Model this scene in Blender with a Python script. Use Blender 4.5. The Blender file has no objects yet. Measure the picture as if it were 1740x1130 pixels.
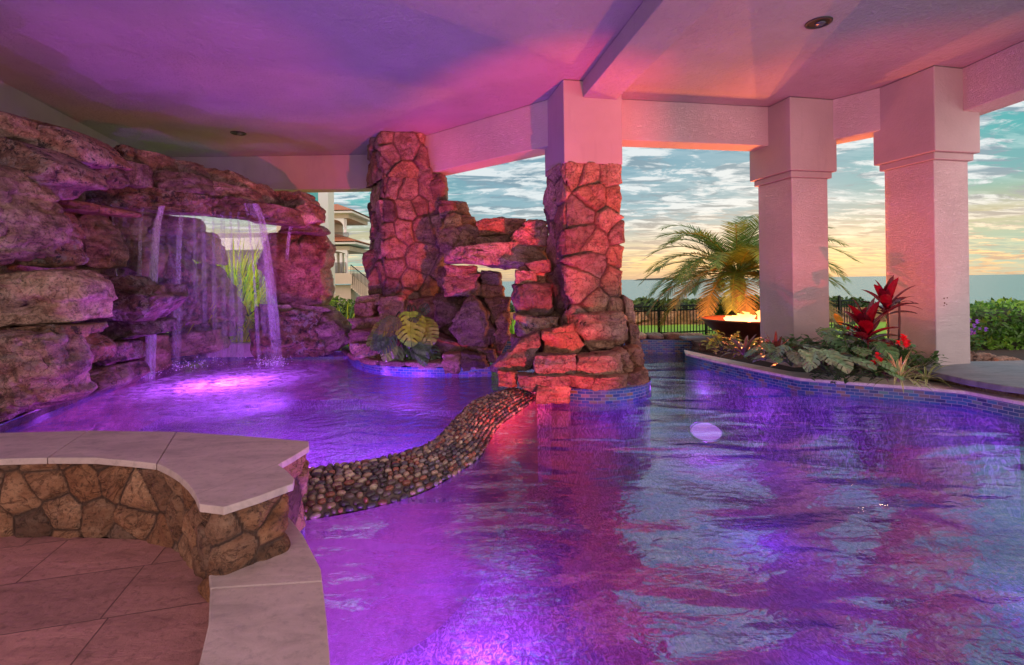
import bpy, math, random
import numpy as np
from mathutils import Vector, Matrix
from math import radians, sin, cos, pi

scene = bpy.context.scene
COL = scene.collection
rnd = random.Random(11)
nrs = np.random.RandomState(5)

# ------------------------------------------------------------------ camera
F, CX, CY, HC = 850.0, 870.0, 478.0, 1.5
cam_d = bpy.data.cameras.new("camera")
cam = bpy.data.objects.new("camera", cam_d)
COL.objects.link(cam)
ROT = Matrix.Rotation(radians(90), 3, 'X') @ Matrix.Rotation(radians(-0.8), 3, 'Z')
cam.matrix_world = Matrix.Translation((0, 0, HC)) @ ROT.to_4x4()
cam_d.sensor_width = 36
cam_d.lens = F / 1740 * 36
cam_d.shift_y = -(565 - CY) / 1740
cam_d.clip_start, cam_d.clip_end = 0.05, 60000
scene.camera = cam

# ------------------------------------------------------------------ render settings
scene.render.engine = 'CYCLES'
cy = scene.cycles
cy.use_denoising = True
try:
    cy.denoiser = 'OPENIMAGEDENOISE'
except Exception:
    pass
cy.max_bounces, cy.diffuse_bounces, cy.glossy_bounces = 8, 4, 4
cy.transmission_bounces, cy.transparent_max_bounces = 6, 16
cy.caustics_reflective = cy.caustics_refractive = False
cy.sample_clamp_indirect = 6
vs = scene.view_settings
vs.view_transform, vs.look, vs.exposure, vs.gamma = 'Standard', 'None', 0.66, 1.0


# ------------------------------------------------------------------ node helper
class NT:
    def __init__(s, tree):
        s.t = tree
        tree.nodes.clear()

    def n(s, kind, **kw):
        nd = s.t.nodes.new(kind)
        for k, v in kw.items():
            if k.startswith('i_'):
                key = k[2:]
                key = int(key) if key.isdigit() else key.replace('_', ' ')
                s.set(nd, key, v)
            else:
                setattr(nd, k, v)
        return nd

    def set(s, nd, key, v):
        sock = nd.inputs[key]
        if hasattr(v, 'is_output'):
            s.t.links.new(v, sock)
        elif isinstance(v, bpy.types.Node):
            s.t.links.new(v.outputs[0], sock)
        else:
            if isinstance(v, tuple) and len(v) == 3 and sock.type == 'RGBA':
                v = v + (1,)
            sock.default_value = v

    def math(s, op, a, b=0.0, c=None, clamp=False):
        nd = s.n('ShaderNodeMath', operation=op, use_clamp=clamp)
        s.set(nd, 0, a)
        s.set(nd, 1, b)
        if c is not None:
            s.set(nd, 2, c)
        return nd.outputs[0]

    def mix(s, f, a, b, blend='MIX'):
        nd = s.n('ShaderNodeMix', data_type='RGBA', blend_type=blend)
        s.set(nd, 0, f)
        s.set(nd, 6, a)
        s.set(nd, 7, b)
        return nd.outputs[2]

    def ramp(s, f, stops, interp='LINEAR'):
        nd = s.n('ShaderNodeValToRGB')
        cr = nd.color_ramp
        cr.interpolation = interp
        while len(cr.elements) < len(stops):
            cr.elements.new(0.5)
        for e, (p, c) in zip(cr.elements, stops):
            e.position = p
            e.color = (c, c, c, 1) if not isinstance(c, tuple) else c + (1,)
        s.set(nd, 0, f)
        return nd.outputs[0]

    def noise(s, vec, scale, detail=6, rough=0.55, dist=0.0):
        nd = s.n('ShaderNodeTexNoise')
        s.set(nd, 'Vector', vec)
        s.set(nd, 'Scale', scale)
        s.set(nd, 'Detail', detail)
        s.set(nd, 'Roughness', rough)
        s.set(nd, 'Distortion', dist)
        return nd.outputs[0]

    def mapping(s, vec, scale=(1, 1, 1), rot=(0, 0, 0), loc=(0, 0, 0)):
        nd = s.n('ShaderNodeMapping')
        s.set(nd, 'Vector', vec)
        nd.inputs['Scale'].default_value = scale
        nd.inputs['Rotation'].default_value = rot
        nd.inputs['Location'].default_value = loc
        return nd.outputs[0]

    def bump(s, h, strength=0.5, dist=0.02, normal=None):
        nd = s.n('ShaderNodeBump')
        s.set(nd, 'Height', h)
        s.set(nd, 'Strength', strength)
        s.set(nd, 'Distance', dist)
        if normal is not None:
            s.set(nd, 'Normal', normal)
        return nd.outputs[0]


# ------------------------------------------------------------------ world: broken sunset sky
SUN_EL, SUN_AZ = radians(4), radians(29)          # azimuth measured from +Y towards +X
w = bpy.data.worlds.new("World")
scene.world = w
w.use_nodes = True
T = NT(w.node_tree)
d = T.n('ShaderNodeTexCoord').outputs['Generated']
sep = T.n('ShaderNodeSeparateXYZ', i_0=d)
X, Y, Z = sep.outputs
zc = T.math('MAXIMUM', Z, 0.0)
den = T.math('ADD', zc, 0.10)
cx_ = T.math('DIVIDE', X, den)
cy_ = T.math('DIVIDE', Y, den)
cv = T.n('ShaderNodeCombineXYZ', i_0=cx_, i_1=cy_, i_2=0.3).outputs[0]
cvm = T.mapping(cv, (0.75, 1.15, 1), (0, 0, 0.35))
n1 = T.noise(cvm, 2.7, 13, 0.66, 0.4)
n2 = T.noise(T.mapping(cv, (1.1, 2.4, 1), (0, 0, 0.35), (3, 1, 0)), 2.6, 10, 0.64, 0.5)
n3 = T.noise(T.mapping(cv, (0.6, 1.5, 1), (0, 0, 0.2), (8, 4, 0)), 0.8, 6, 0.55, 0.3)
right = T.n('ShaderNodeMapRange', i_0=X, i_1=0.52, i_2=0.68).outputs[0]
leftf = T.n('ShaderNodeMapRange', i_0=X, i_1=-0.05, i_2=-0.22).outputs[0]
teal = T.math('MAXIMUM', right, leftf)
base = T.ramp(Z, [(0.0, (.42, .35, .28)), (.03, (.80, .56, .26)), (.065, (.60, .52, .38)), (.11, (.26, .42, .48)),
                  (.30, (.08, .29, .42)), (.7, (.06, .24, .38))])
baseT = T.ramp(Z, [(0.0, (.38, .52, .42)), (.04, (.22, .50, .44)), (.09, (.50, .45, .28)), (.15, (.08, .40, .40)),
                   (.34, (.02, .33, .38)), (.7, (.05, .25, .33))])
clear = T.mix(teal, base, baseT)
cw = T.ramp(Z, [(0.0, (.62, .45, .28)), (.035, (.92, .66, .34)), (.08, (.76, .70, .58)), (.13, (.66, .72, .74)), (.6, (.60, .68, .74))])
cd = T.ramp(Z, [(0.0, (.46, .34, .25)), (.08, (.42, .38, .34)), (.15, (.20, .31, .38)), (.5, (.10, .24, .34))])
shade = T.ramp(n2, [(.44, 0.0), (.535, 1.0)])
ccol = T.mix(shade, cd, cw)
mask = T.ramp(n1, [(.455, 0.0), (.525, 1.0)])
thin = T.math('MULTIPLY', T.ramp(n3, [(.4, 0.0), (.7, 1.0)]), 0.6)
mask = T.math('MAXIMUM', mask, thin)
sky = T.mix(mask, clear, ccol)
# sky behind the camera is brightened, as added fill light for the interior
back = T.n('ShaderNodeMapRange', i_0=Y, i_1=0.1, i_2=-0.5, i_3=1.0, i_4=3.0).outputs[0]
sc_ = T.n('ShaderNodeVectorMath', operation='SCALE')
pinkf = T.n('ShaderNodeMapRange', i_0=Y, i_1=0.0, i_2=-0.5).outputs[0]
sky = T.mix(pinkf, sky, (.60, .46, .455))        # pink tint added to the fill from the sky behind the camera
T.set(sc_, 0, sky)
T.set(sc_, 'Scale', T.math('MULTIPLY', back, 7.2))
nish = T.n('ShaderNodeTexSky', sky_type='NISHITA', sun_disc=False, sun_elevation=SUN_EL, sun_rotation=SUN_AZ)
addn = T.n('ShaderNodeVectorMath', operation='MULTIPLY_ADD')
T.set(addn, 0, nish.outputs[0])
T.set(addn, 1, (.06, .06, .06))
T.set(addn, 2, sc_.outputs[0])
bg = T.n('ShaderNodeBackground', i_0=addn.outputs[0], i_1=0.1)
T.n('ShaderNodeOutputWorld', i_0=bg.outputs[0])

# ------------------------------------------------------------------ sun, veiled by cloud on the horizon
sd = bpy.data.lights.new("sun", 'SUN')
sd.energy, sd.angle, sd.color = 0.5, radians(4), (1.0, 0.62, 0.35)
sd.energy = .3
so = bpy.data.objects.new("sun", sd)
so.rotation_euler = Vector((-sin(SUN_AZ) * cos(SUN_EL), -cos(SUN_AZ) * cos(SUN_EL), -sin(SUN_EL))).to_track_quat('-Z', 'Y').to_euler()
COL.objects.link(so)


# ------------------------------------------------------------------ lit lamps of the place: pool lights and fire
def lamp(name, kind, loc, energy, color, size=0.1, target=None, cone=None, blend=0.6):
    ld = bpy.data.lights.new(name, kind)
    ld.energy, ld.color = energy, color
    if kind in ('POINT', 'SPOT'):
        ld.shadow_soft_size = size
    if cone:
        ld.spot_size, ld.spot_blend = radians(cone), blend
    o = bpy.data.objects.new(name, ld)
    o.location = loc
    if target is not None:
        o.rotation_euler = (Vector(target) - Vector(loc)).to_track_quat('-Z', 'Y').to_euler()
    COL.objects.link(o)
    return o


PURP = (0.36, 0.06, 1.0)
VIOL = (0.50, 0.08, 1.0)
DEEP = (0.20, 0.04, 1.0)
POOL_LIGHTS = [
    # loc, energy, colour
    ((-4.4, 7.6, -.45), 200, VIOL), ((-2.6, 6.2, -.5), 170, PURP), ((-1.9, 7.9, -.35), 50, PURP),
    ((-.74, 2.6, -.75), 80, VIOL), ((2.9, 7.6, -.8), 14, VIOL), 
    ((-.2, 3.6, -.9), 26, PURP), ((2.2, 3.4, -.85), 10, DEEP), ((4.4, 4.0, -.85), 11, DEEP), ((2.6, 5.2, -.85), 10, DEEP), ((1.75, 6.5, -.3), 3, PURP), ((1.2, 6.35, -.3), 2, PURP),
    ((3.2, 9.0, -.5), 5, PURP), ((3.5, 7.6, -.5), 5, PURP), ((4.1, 6.5, -.5), 6, PURP), ((5.2, 5.85, -.5), 6, PURP), ((-.9, 5.4, -.6), 80, PURP)]
for loc, e, c in POOL_LIGHTS:
    lamp("pool_lamp", 'POINT', loc, e, c, 0.0)
FIRE = (4.75, 10.0, .86)
for k in range(3):
    lamp("fire_lamp", 'POINT', (FIRE[0] + .22 * cos(2.1 * k), FIRE[1] + .22 * sin(2.1 * k), FIRE[2]), 190, (1.0, 0.22, 0.05), 0.0)
# red lamps of the colour changing set, on the pool floor
for loc, e, tgt, cone in (((3.0, 2.0, -1.0), 3700, (.9, 7.4, 3.4), 32), ((2.6, 2.0, -1.0), 3600, (-2.0, 9.6, 2.2), 34),
                          ((3.4, 3.4, -1.0), 1000, (5.2, 7.8, 3.3), 50), ((-3.4, 4.6, -.45), 40, (-7.0, 8.2, 4.0), 84), ((2.3, 1.8, -1.0), 1100, (-6.2, 8.2, 5.0), 29)):
    lamp("red_lamp", 'SPOT', loc, e, (1.0, 0.05, 0.10), 0.0, tgt, cone, .7)


# ------------------------------------------------------------------ geometry helpers
def P(px, py, dep):
    v = ROT @ Vector(((px - CX) / F, (CY - py) / F, -1.0))
    return Vector((0, 0, HC)) + v * dep


def G(px, py, z=0.0):
    v = ROT @ Vector(((px - CX) / F, (CY - py) / F, -1.0))
    return Vector((0, 0, HC)) + v * ((z - HC) / v.z)


def hsh(ix, iy, iz):
    h = (ix * 374761393 + iy * 668265263 + iz * 1274126177) & 0xffffffff
    h = ((h ^ (h >> 13)) * 1274126177) & 0xffffffff
    return ((h ^ (h >> 16)) & 0xffff) / 65535.0


def vnoise(p):
    i = np.floor(p).astype(np.int64)
    f = p - i
    u = f * f * (3 - 2 * f)
    r = 0
    for dx in (0, 1):
        wx = u[:, 0] if dx else 1 - u[:, 0]
        for dy in (0, 1):
            wy = u[:, 1] if dy else 1 - u[:, 1]
            for dz in (0, 1):
                wz = u[:, 2] if dz else 1 - u[:, 2]
                r = r + wx * wy * wz * hsh(i[:, 0] + dx, i[:, 1] + dy, i[:, 2] + dz)
    return r - 0.5


def fbm(p, oct=4, gain=0.5):
    r, a = 0, 1.0
    for k in range(oct):
        r = r + a * vnoise(p * (2.03 ** k) + 17.3 * k)
        a *= gain
    return r


_ico = {}


def ico(sub):
    if sub not in _ico:
        import bmesh
        bm = bmesh.new()
        bmesh.ops.create_icosphere(bm, subdivisions=sub, radius=1)
        _ico[sub] = (np.array([v.co[:] for v in bm.verts]), [[v.index for v in f.verts] for f in bm.faces])
        bm.free()
    return _ico[sub]


class MB:
    def __init__(s):
        s.v, s.f, s.c, s.uv, s.n = [], [], [], [], 0

    def add(s, v, f, c=None, uv=None):
        v = np.asarray(v, dtype=float).reshape(-1, 3)
        s.v.append(v)
        o = s.n
        s.f.extend([[i + o for i in q] for q in f])
        if c is None:
            c = (.5, .5, .5)
        c = np.asarray(c, dtype=float)
        if c.ndim == 1:
            c = np.tile(c, (len(v), 1))
        s.c.append(c)
        if uv is not None:
            s.uv.append(np.asarray(uv, dtype=float))
        s.n += len(v)

    def build(s, name, mat, parent=None, smooth=True, bevel=0.0):
        V = np.concatenate(s.v)
        if parent is not None:
            V = V - np.array(root_loc(parent))
        me = bpy.data.meshes.new(name)
        me.from_pydata(V.tolist(), [], s.f)
        C = np.concatenate(s.c)
        at = me.color_attributes.new("tint", 'FLOAT_COLOR', 'POINT')
        at.data.foreach_set("color", np.concatenate([C, np.ones((len(C), 1))], 1).ravel())
        if s.uv:
            U = np.concatenate(s.uv)
            ul = me.uv_layers.new(name="uv")
            li = np.zeros(len(me.loops), dtype=np.int64)
            me.loops.foreach_get("vertex_index", li)
            ul.data.foreach_set("uv", U[li].ravel())
        me.materials.append(mat)
        if smooth:
            me.polygons.foreach_set("use_smooth", [True] * len(me.polygons))
        me.update()
        o = bpy.data.objects.new(name, me)
        COL.objects.link(o)
        if parent is not None:
            o.parent = parent
        if bevel:
            b = o.modifiers.new("bevel", 'BEVEL')
            b.width, b.segments, b.limit_method, b.angle_limit = bevel, 2, 'ANGLE', radians(35)
        return o


def root_loc(o):
    l = Vector(o.location)
    while o.parent is not None:
        o = o.parent
        l += Vector(o.location)
    return l


def tag(o, label=None, cat=None, group=None, kind=None):
    for k, v in (('label', label), ('category', cat), ('group', group), ('kind', kind)):
        if v:
            o[k] = v
    return o


def empty(name, loc, label, cat, group=None, rz=0):
    o = bpy.data.objects.new(name, None)
    o.location = loc
    o.rotation_euler = (0, 0, rz)
    o.empty_display_size = .2
    COL.objects.link(o)
    return tag(o, label, cat, group)


def prism(mb, poly, z0, z1, c=None, uvs=1.0, bottom=True):
    """vertical prism over a 2D polygon; the outline may be concave (n-gon caps)"""
    p = [(q[0], q[1]) for q in poly]
    a = sum(p[i][0] * p[(i + 1) % len(p)][1] - p[(i + 1) % len(p)][0] * p[i][1] for i in range(len(p)))
    if a < 0:
        p = p[::-1]
    n = len(p)
    v = [(x, y, z0) for x, y in p] + [(x, y, z1) for x, y in p]
    f = [[i, (i + 1) % n, n + (i + 1) % n, n + i] for i in range(n)] + [list(range(n, 2 * n))]
    if bottom:
        f.append(list(range(n))[::-1])
    mb.add(v, f, c)


def box(mb, c, s, rz=0.0, col=None):
    ca, sa = cos(rz), sin(rz)
    p = []
    for a, b in ((-1, -1), (1, -1), (1, 1), (-1, 1)):
        x, y = a * s[0] / 2, b * s[1] / 2
        p.append((c[0] + x * ca - y * sa, c[1] + x * sa + y * ca))
    prism(mb, p, c[2] - s[2] / 2, c[2] + s[2] / 2, col)


def tube(mb, path, rad, n=8, col=None, flat=1.0, cap=True):
    path = [Vector(p) for p in path]
    vs_, fs = [], []
    up0 = Vector((0, 0, 1))
    for i, p in enumerate(path):
        t = (path[min(i + 1, len(path) - 1)] - path[max(i - 1, 0)]).normalized()
        a = t.cross(up0 if abs(t.z) < .95 else Vector((0, 1, 0))).normalized()
        b = t.cross(a)
        r = rad[i] if hasattr(rad, '__len__') else rad
        for k in range(n):
            th = 2 * pi * k / n
            vs_.append(p + a * (r * cos(th)) + b * (r * sin(th) * flat))
    for i in range(len(path) - 1):
        for k in range(n):
            fs.append([i * n + k, i * n + (k + 1) % n, (i + 1) * n + (k + 1) % n, (i + 1) * n + k])
    if cap:
        fs.append(list(range(n))[::-1])
        fs.append(list(range((len(path) - 1) * n, len(path) * n)))
    mb.add([v[:] for v in vs_], fs, col)


def blade(mb, base, dirv, length, width, droop=0.4, segs=6, fold=0.25, col=(.1, .2, .05), edge=None, prof=None, tipcol=None):
    """arching leaf with a midrib: three vertices across"""
    p = Vector(base)
    t = Vector(dirv).normalized()
    st = length / segs
    vs_, cs = [], []
    for i in range(segs + 1):
        u = i / segs
        wd = width * (prof(u) if prof else max(.02, (sin(pi * min(1, u * .93 + .07)) ** .8)))
        side = t.cross(Vector((0, 0, 1)))
        if side.length < 1e-4:
            side = Vector((1, 0, 0))
        side.normalize()
        nrm = side.cross(t).normalized()
        cmid = np.array(col) if tipcol is None else np.array(col) * (1 - u) + np.array(tipcol) * u
        ce = cmid if edge is None else np.array(edge)
        for sgn in (-1, 0, 1):
            q = p + side * (sgn * wd / 2) + nrm * (abs(sgn) * fold * wd / 2)
            vs_.append(q[:])
            cs.append(cmid if sgn == 0 else ce)
        p = p + t * st
        t = (t + Vector((0, 0, -droop / segs * (1 + u)))).normalized()
    fs = []
    for i in range(segs):
        a = i * 3
        fs += [[a, a + 1, a + 4, a + 3], [a + 1, a + 2, a + 5, a + 4]]
    mb.add(vs_, fs, np.array(cs))


def lobed_leaf(mb, base, dirv, up, length, width, lobes=6, col=(.08, .16, .04), gap=.16, droop=.25):
    """large leaf cut into fingers along the midrib (monstera / philodendron)"""
    t = Vector(dirv).normalized()
    s = t.cross(Vector(up)).normalized()
    n = s.cross(t).normalized()
    base = Vector(base)

    def pt(u, v):
        return (base + t * (u * length) + s * (v * width / 2) + n * (-droop * length * (u * u * .6 + v * v * .35 * width / length) + .10 * length * abs(v) + .03 * length * sin(9 * u + 5 * v)))[:]

    nu, nq = lobes * 8, 8
    for sg in (-1, 1):
        vs_, fs, cs = [], [], []
        ph = rnd.random() * .6
        for i in range(nu + 1):
            u = i / nu
            reach = max(.02, (1 - u) ** .62 * (u + .12) ** .32 * 1.55)
            for j in range(nq + 1):
                q = j / nq
                f_ = ((u * lobes + ph) % 1.0) - .5
                edge_ = 1 - .10 * (abs(f_) * 2) ** 3 * (q > .5)
                back_ = -.16 * q * (1 - u) ** 2
                vs_.append(pt(u + .34 * q * q * (1 - .6 * u) + back_, sg * (.012 + q * min(1, reach) * edge_)))
                cs.append(np.array(col) * 1.7 * (1.25 - .35 * q + .12 * cos(f_ * 6.28)))
        for i in range(nu):
            um = ((i + .5) / nu * lobes + ph) % 1.0
            cut = um < .27
            for j in range(nq):
                if cut and j >= 2 + (i // 8) % 2 and .08 < i / nu < .9:
                    continue
                a_ = i * (nq + 1) + j
                fs.append([a_, a_ + 1, a_ + nq + 2, a_ + nq + 1])
        mb.add(vs_, fs, np.array(cs))
    tube(mb, [pt(-.02, 0), pt(.5, 0), pt(1.0, 0)], [.008 * length / .4, .006 * length / .4, .003], 5, np.array(col) * 1.6)


# ------------------------------------------------------------------ materials
def new_mat(name):
    m = bpy.data.materials.new(name)
    m.use_nodes = True
    return m, NT(m.node_tree)


def finish(T, surf):
    T.n('ShaderNodeOutputMaterial', i_0=surf)


def principled(T, col, rough=.7, normal=None, **kw):
    nd = T.n('ShaderNodeBsdfPrincipled')
    T.set(nd, 'Base Color', col)
    T.set(nd, 'Roughness', rough)
    if normal is not None:
        T.set(nd, 'Normal', normal)
    for k, v in kw.items():
        T.set(nd, k.replace('_', ' '), v)
    return nd.outputs[0]


def rock_mat(name, dark, mid, light, rust=(.30, .13, .06), wet=.0, lichen=0.0, clad=False, bumps=1.0):
    m, T = new_mat(name)
    pos = T.n('ShaderNodeNewGeometry').outputs['Position']
    if clad:
        at = T.n('ShaderNodeAttribute', attribute_name="tint")
        sp = T.n('ShaderNodeSeparateColor', i_0=at.outputs['Color'])
        r1, joint, r2 = sp.outputs
    else:
        oi = T.n('ShaderNodeObjectInfo')
        r1 = oi.outputs['Random']
        r2 = T.math('FRACT', T.math('MULTIPLY', r1, 7.31))
        joint = None
    off = T.n('ShaderNodeVectorMath', operation='MULTIPLY_ADD')
    T.set(off, 0, T.n('ShaderNodeCombineXYZ', i_0=r1, i_1=r2, i_2=r1).outputs[0])
    T.set(off, 1, (9, 9, 9))
    T.set(off, 2, pos)
    vec = off.outputs[0]
    strat = T.mapping(vec, (1, 1, 2.2), (.3, .25, 0))
    n1 = T.noise(strat, 2.6, 12, .72, .2)
    n2 = T.noise(vec, 9, 12, .75, .1)
    n3 = T.noise(vec, 34, 8, .75)
    col = T.ramp(n1, [(.34, dark), (.47, mid), (.60, light)])
    col = T.mix(T.ramp(n2, [(.42, 0.0), (.62, .75)]), col, T.mix(.45, col, rust))
    col = T.mix(T.ramp(n3, [(.36, .75), (.5, 0.0)]), col, tuple(c * .35 for c in dark))
    hue = T.ramp(r2, [(0.0, (.50, .46, .47)), (.22, (1.35, 1.2, 1.05)), (.45, (1.1, .80, .58)), (.7, (.75, .74, .78)), (1, (1.75, 1.6, 1.4))])
    col = T.mix(1.0, col, hue, 'MULTIPLY')
    veins = T.math('ABSOLUTE', T.math('SUBTRACT', T.noise(vec, 3.1, 4, .6, 1.2), .5))
    vm = T.ramp(veins, [(.004, 1.0), (.02, 0.0)])
    col = T.mix(T.math('MULTIPLY', vm, .22), col, tuple(c * .3 for c in dark))
    if lichen:
        ln = T.noise(vec, 5.5, 12, .78, .2)
        sel = T.ramp(r1, [(1 - lichen - .02, 0.0), (1 - lichen + .02, 1.0)])
        col = T.mix(T.math('MULTIPLY', T.ramp(ln, [(.53, 0.0), (.56, .85)]), sel), col, (.38, .33, .29))
        ln2 = T.noise(vec, 8.5, 12, .8, .2)
        col = T.mix(T.math('MULTIPLY', T.ramp(ln2, [(.54, 0.0), (.57, .9)]), sel), col, (.025, .022, .026))
    h = T.math('ADD', T.math('MULTIPLY', n2, .6), T.math('MULTIPLY', n3, .35))
    h = T.math('SUBTRACT', h, T.math('MULTIPLY', vm, .25))
    if joint is not None:
        col = T.mix(T.math('MULTIPLY', joint, .7), col, (.12, .09, .075))
    nb = T.bump(h, 1.0 * bumps, .08)
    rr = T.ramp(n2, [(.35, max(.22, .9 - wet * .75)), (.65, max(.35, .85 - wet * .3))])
    finish(T, principled(T, col, rr, nb, Specular_IOR_Level=.5))
    return m


def stucco_mat(name, col, s1=55, strength=.35, dist=.012, trowel=False):
    m, T = new_mat(name)
    pos = T.n('ShaderNodeNewGeometry').outputs['Position']
    n1 = T.noise(pos, s1, 6, .6)
    n2 = T.noise(pos, 1.3, 4, .5)
    if trowel:
        k = T.noise(T.mapping(pos, (1.0, 1.0, 2.6)), 11, 6, .62, 1.6)
        k = T.math('ABSOLUTE', T.math('SUBTRACT', k, .5))
        h = T.math('ADD', T.ramp(k, [(0.0, 1.0), (.10, 0.25), (.3, 0.0)]), T.math('MULTIPLY', n1, .5))
    else:
        v = T.n('ShaderNodeTexVoronoi', feature='SMOOTH_F1')
        T.set(v, 'Vector', pos)
        T.set(v, 'Scale', s1 * .45)
        h = T.math('ADD', n1, T.math('MULTIPLY', v.outputs[0], .6))
    n4 = T.noise(T.mapping(pos, (3, 3, .5)), 2.0, 7, .7)
    c = T.mix(T.ramp(n2, [(.3, 0.0), (.7, 1.0)]), tuple(x * .84 for x in col), col)
    c = T.mix(T.ramp(n4, [(.56, 0.0), (.75, .35)]), c, tuple(x * .6 for x in col))
    finish(T, principled(T, c, .85, T.bump(h, strength, dist)))
    return m


def tile_mat():
    m, T = new_mat("glass_tile")
    uv = T.n('ShaderNodeUVMap', uv_map="uv").outputs[0]
    b = T.n('ShaderNodeTexBrick', offset=.5)
    T.set(b, 'Vector', uv)
    for k, v in (('Color1', (0, 0, 0)), ('Color2', (1, 1, 1)), ('Mortar', (.5, .5, .5)), ('Scale', 1.0), ('Mortar Size', .0035),
                 ('Mortar Smooth', .1), ('Bias', 0.0), ('Brick Width', .105), ('Row Height', .042)):
        T.set(b, k, v)
    g = T.n('ShaderNodeSeparateColor', i_0=b.outputs[0]).outputs[0]
    c = T.ramp(g, [(0.0, (.015, .03, .12)), (.3, (.02, .07, .25)), (.55, (.03, .16, .30)), (.75, (.08, .08, .22)), (.9, (.25, .16, .08)), (1, (.08, .25, .22))])
    c = T.mix(b.outputs['Fac'], c, (.30, .32, .38))
    r = T.mix(b.outputs['Fac'], (.3, .3, .3), (.7, .7, .7))
    finish(T, principled(T, c, r, T.bump(b.outputs['Fac'], .4, -.004)))
    return m


def stone_flag(name, col, brick=None, rot=0.0, joint=(.10, .07, .06), bumps=.35, spk=.35):
    m, T = new_mat(name)
    pos = T.n('ShaderNodeNewGeometry').outputs['Position']
    n1 = T.noise(T.mapping(pos, (1, 2.6, 1), (0, 0, rot + .5)), 3.0, 10, .65, .5)
    n2 = T.noise(pos, 22, 8, .7)
    c = T.ramp(n1, [(.28, tuple(x * .66 for x in col)), (.5, col), (.75, tuple(min(1, x * 1.22) for x in col))])
    c = T.mix(T.ramp(n2, [(.34, spk), (.47, 0.0)]), c, tuple(x * .45 for x in col))
    h = T.math('ADD', T.math('MULTIPLY', n1, .8), T.math('MULTIPLY', n2, .5))
    if brick:
        b = T.n('ShaderNodeTexBrick', offset=.37, offset_frequency=2, squash=1.5, squash_frequency=3)
        T.set(b, 'Vector', T.mapping(pos, (1, 1, 1), (0, 0, rot)))
        for k, v in (('Color1', (.80, .80, .80)), ('Color2', (1.12, 1.08, 1.08)), ('Mortar', (1, 1, 1)), ('Scale', 1.0),
                     ('Mortar Size', .004), ('Mortar Smooth', .3), ('Brick Width', brick[0]), ('Row Height', brick[1])):
            T.set(b, k, v)
        c = T.mix(1.0, c, b.outputs[0], 'MULTIPLY')
        c = T.mix(b.outputs['Fac'], c, joint)
        h = T.math('SUBTRACT', h, T.math('MULTIPLY', b.outputs['Fac'], 1.2))
    finish(T, principled(T, c, .62, T.bump(h, bumps, .02)))
    return m


def leaf_mat(name, rough=.42, trans=.4, gain=1.6):
    m, T = new_mat(name)
    at = T.n('ShaderNodeAttribute', attribute_name="tint").outputs['Color']
    pos = T.n('ShaderNodeNewGeometry').outputs['Position']
    nz = T.noise(pos, 14, 4, .6)
    c = T.mix(1.0, at, T.ramp(nz, [(.3, .7 * gain), (.7, 1.3 * gain)]), 'MULTIPLY')
    p = principled(T, c, rough, T.bump(nz, .2, .01))
    tr = T.n('ShaderNodeBsdfTranslucent', i_0=c).outputs[0]
    finish(T, T.n('ShaderNodeMixShader', i_0=trans, i_1=p, i_2=tr).outputs[0])
    return m


def plain(name, col, rough=.6, metal=0.0, nscale=0, nb=.2):
    m, T = new_mat(name)
    if nscale:
        pos = T.n('ShaderNodeNewGeometry').outputs['Position']
        nz = T.noise(pos, nscale, 6, .6)
        c = T.mix(T.ramp(nz, [(.3, 0.0), (.7, 1.0)]), tuple(x * .75 for x in col), tuple(min(1, x * 1.15) for x in col))
        finish(T, principled(T, c, rough, T.bump(nz, nb, .01), Metallic=metal))
    else:
        finish(T, principled(T, col, rough, None, Metallic=metal))
    return m


def water_mat(name, kind):
    m, T = new_mat(name)
    pos = T.n('ShaderNodeNewGeometry').outputs['Position']
    if kind == 'pool':
        a = T.noise(T.mapping(pos, (.5, 1.25, 1), (0, 0, radians(22))), 1.5, 1.5, .4, .6)
        b = T.noise(T.mapping(pos, (1, 1.9, 1), (0, 0, radians(10))), 8.0, 3, .5, .4)
        h = T.math('ADD', a, T.math('MULTIPLY', b, .075))
        nb = T.bump(h, 1.0, .105)
    else:
        a = T.noise(T.mapping(pos, (.9, 1.3, 1), (0, 0, radians(-20))), 3.0, 4, .55, .8)
        b = T.noise(pos, 11, 3, .5, .3)
        h = T.math('ADD', a, T.math('MULTIPLY', b, .25))
        nb = T.bump(h, 1.0, .07)
    fr = T.n('ShaderNodeFresnel', i_IOR=2.9)
    T.set(fr, 'Normal', nb)
    gl = T.n('ShaderNodeBsdfGlossy')
    T.set(gl, 'Roughness', .0)
    T.set(gl, 'Color', (.95, .97, 1.0))
    T.set(gl, 'Normal', nb)
    tr = T.n('ShaderNodeBsdfTransparent', i_0=(.93, .93, .97))
    rf = T.n('ShaderNodeBsdfRefraction', i_0=(.93, .93, .97))
    T.set(rf, 'IOR', 1.33)
    T.set(rf, 'Roughness', .0)
    T.set(rf, 'Normal', nb)
    body = T.n('ShaderNodeMixShader', i_0=.2, i_1=tr.outputs[0], i_2=rf.outputs[0])
    finish(T, T.n('ShaderNodeMixShader', i_0=fr.outputs[0], i_1=body.outputs[0], i_2=gl.outputs[0]).outputs[0])
    return m


def plaster_mat():
    m, T = new_mat("pool_plaster")
    pos = T.n('ShaderNodeNewGeometry').outputs['Position']
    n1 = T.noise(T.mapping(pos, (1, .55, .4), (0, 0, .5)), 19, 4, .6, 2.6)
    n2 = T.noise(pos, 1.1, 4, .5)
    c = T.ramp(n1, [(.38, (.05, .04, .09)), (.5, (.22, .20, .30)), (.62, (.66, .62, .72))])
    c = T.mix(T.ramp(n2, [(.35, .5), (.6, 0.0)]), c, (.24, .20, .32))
    finish(T, principled(T, c, .8))
    return m


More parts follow.
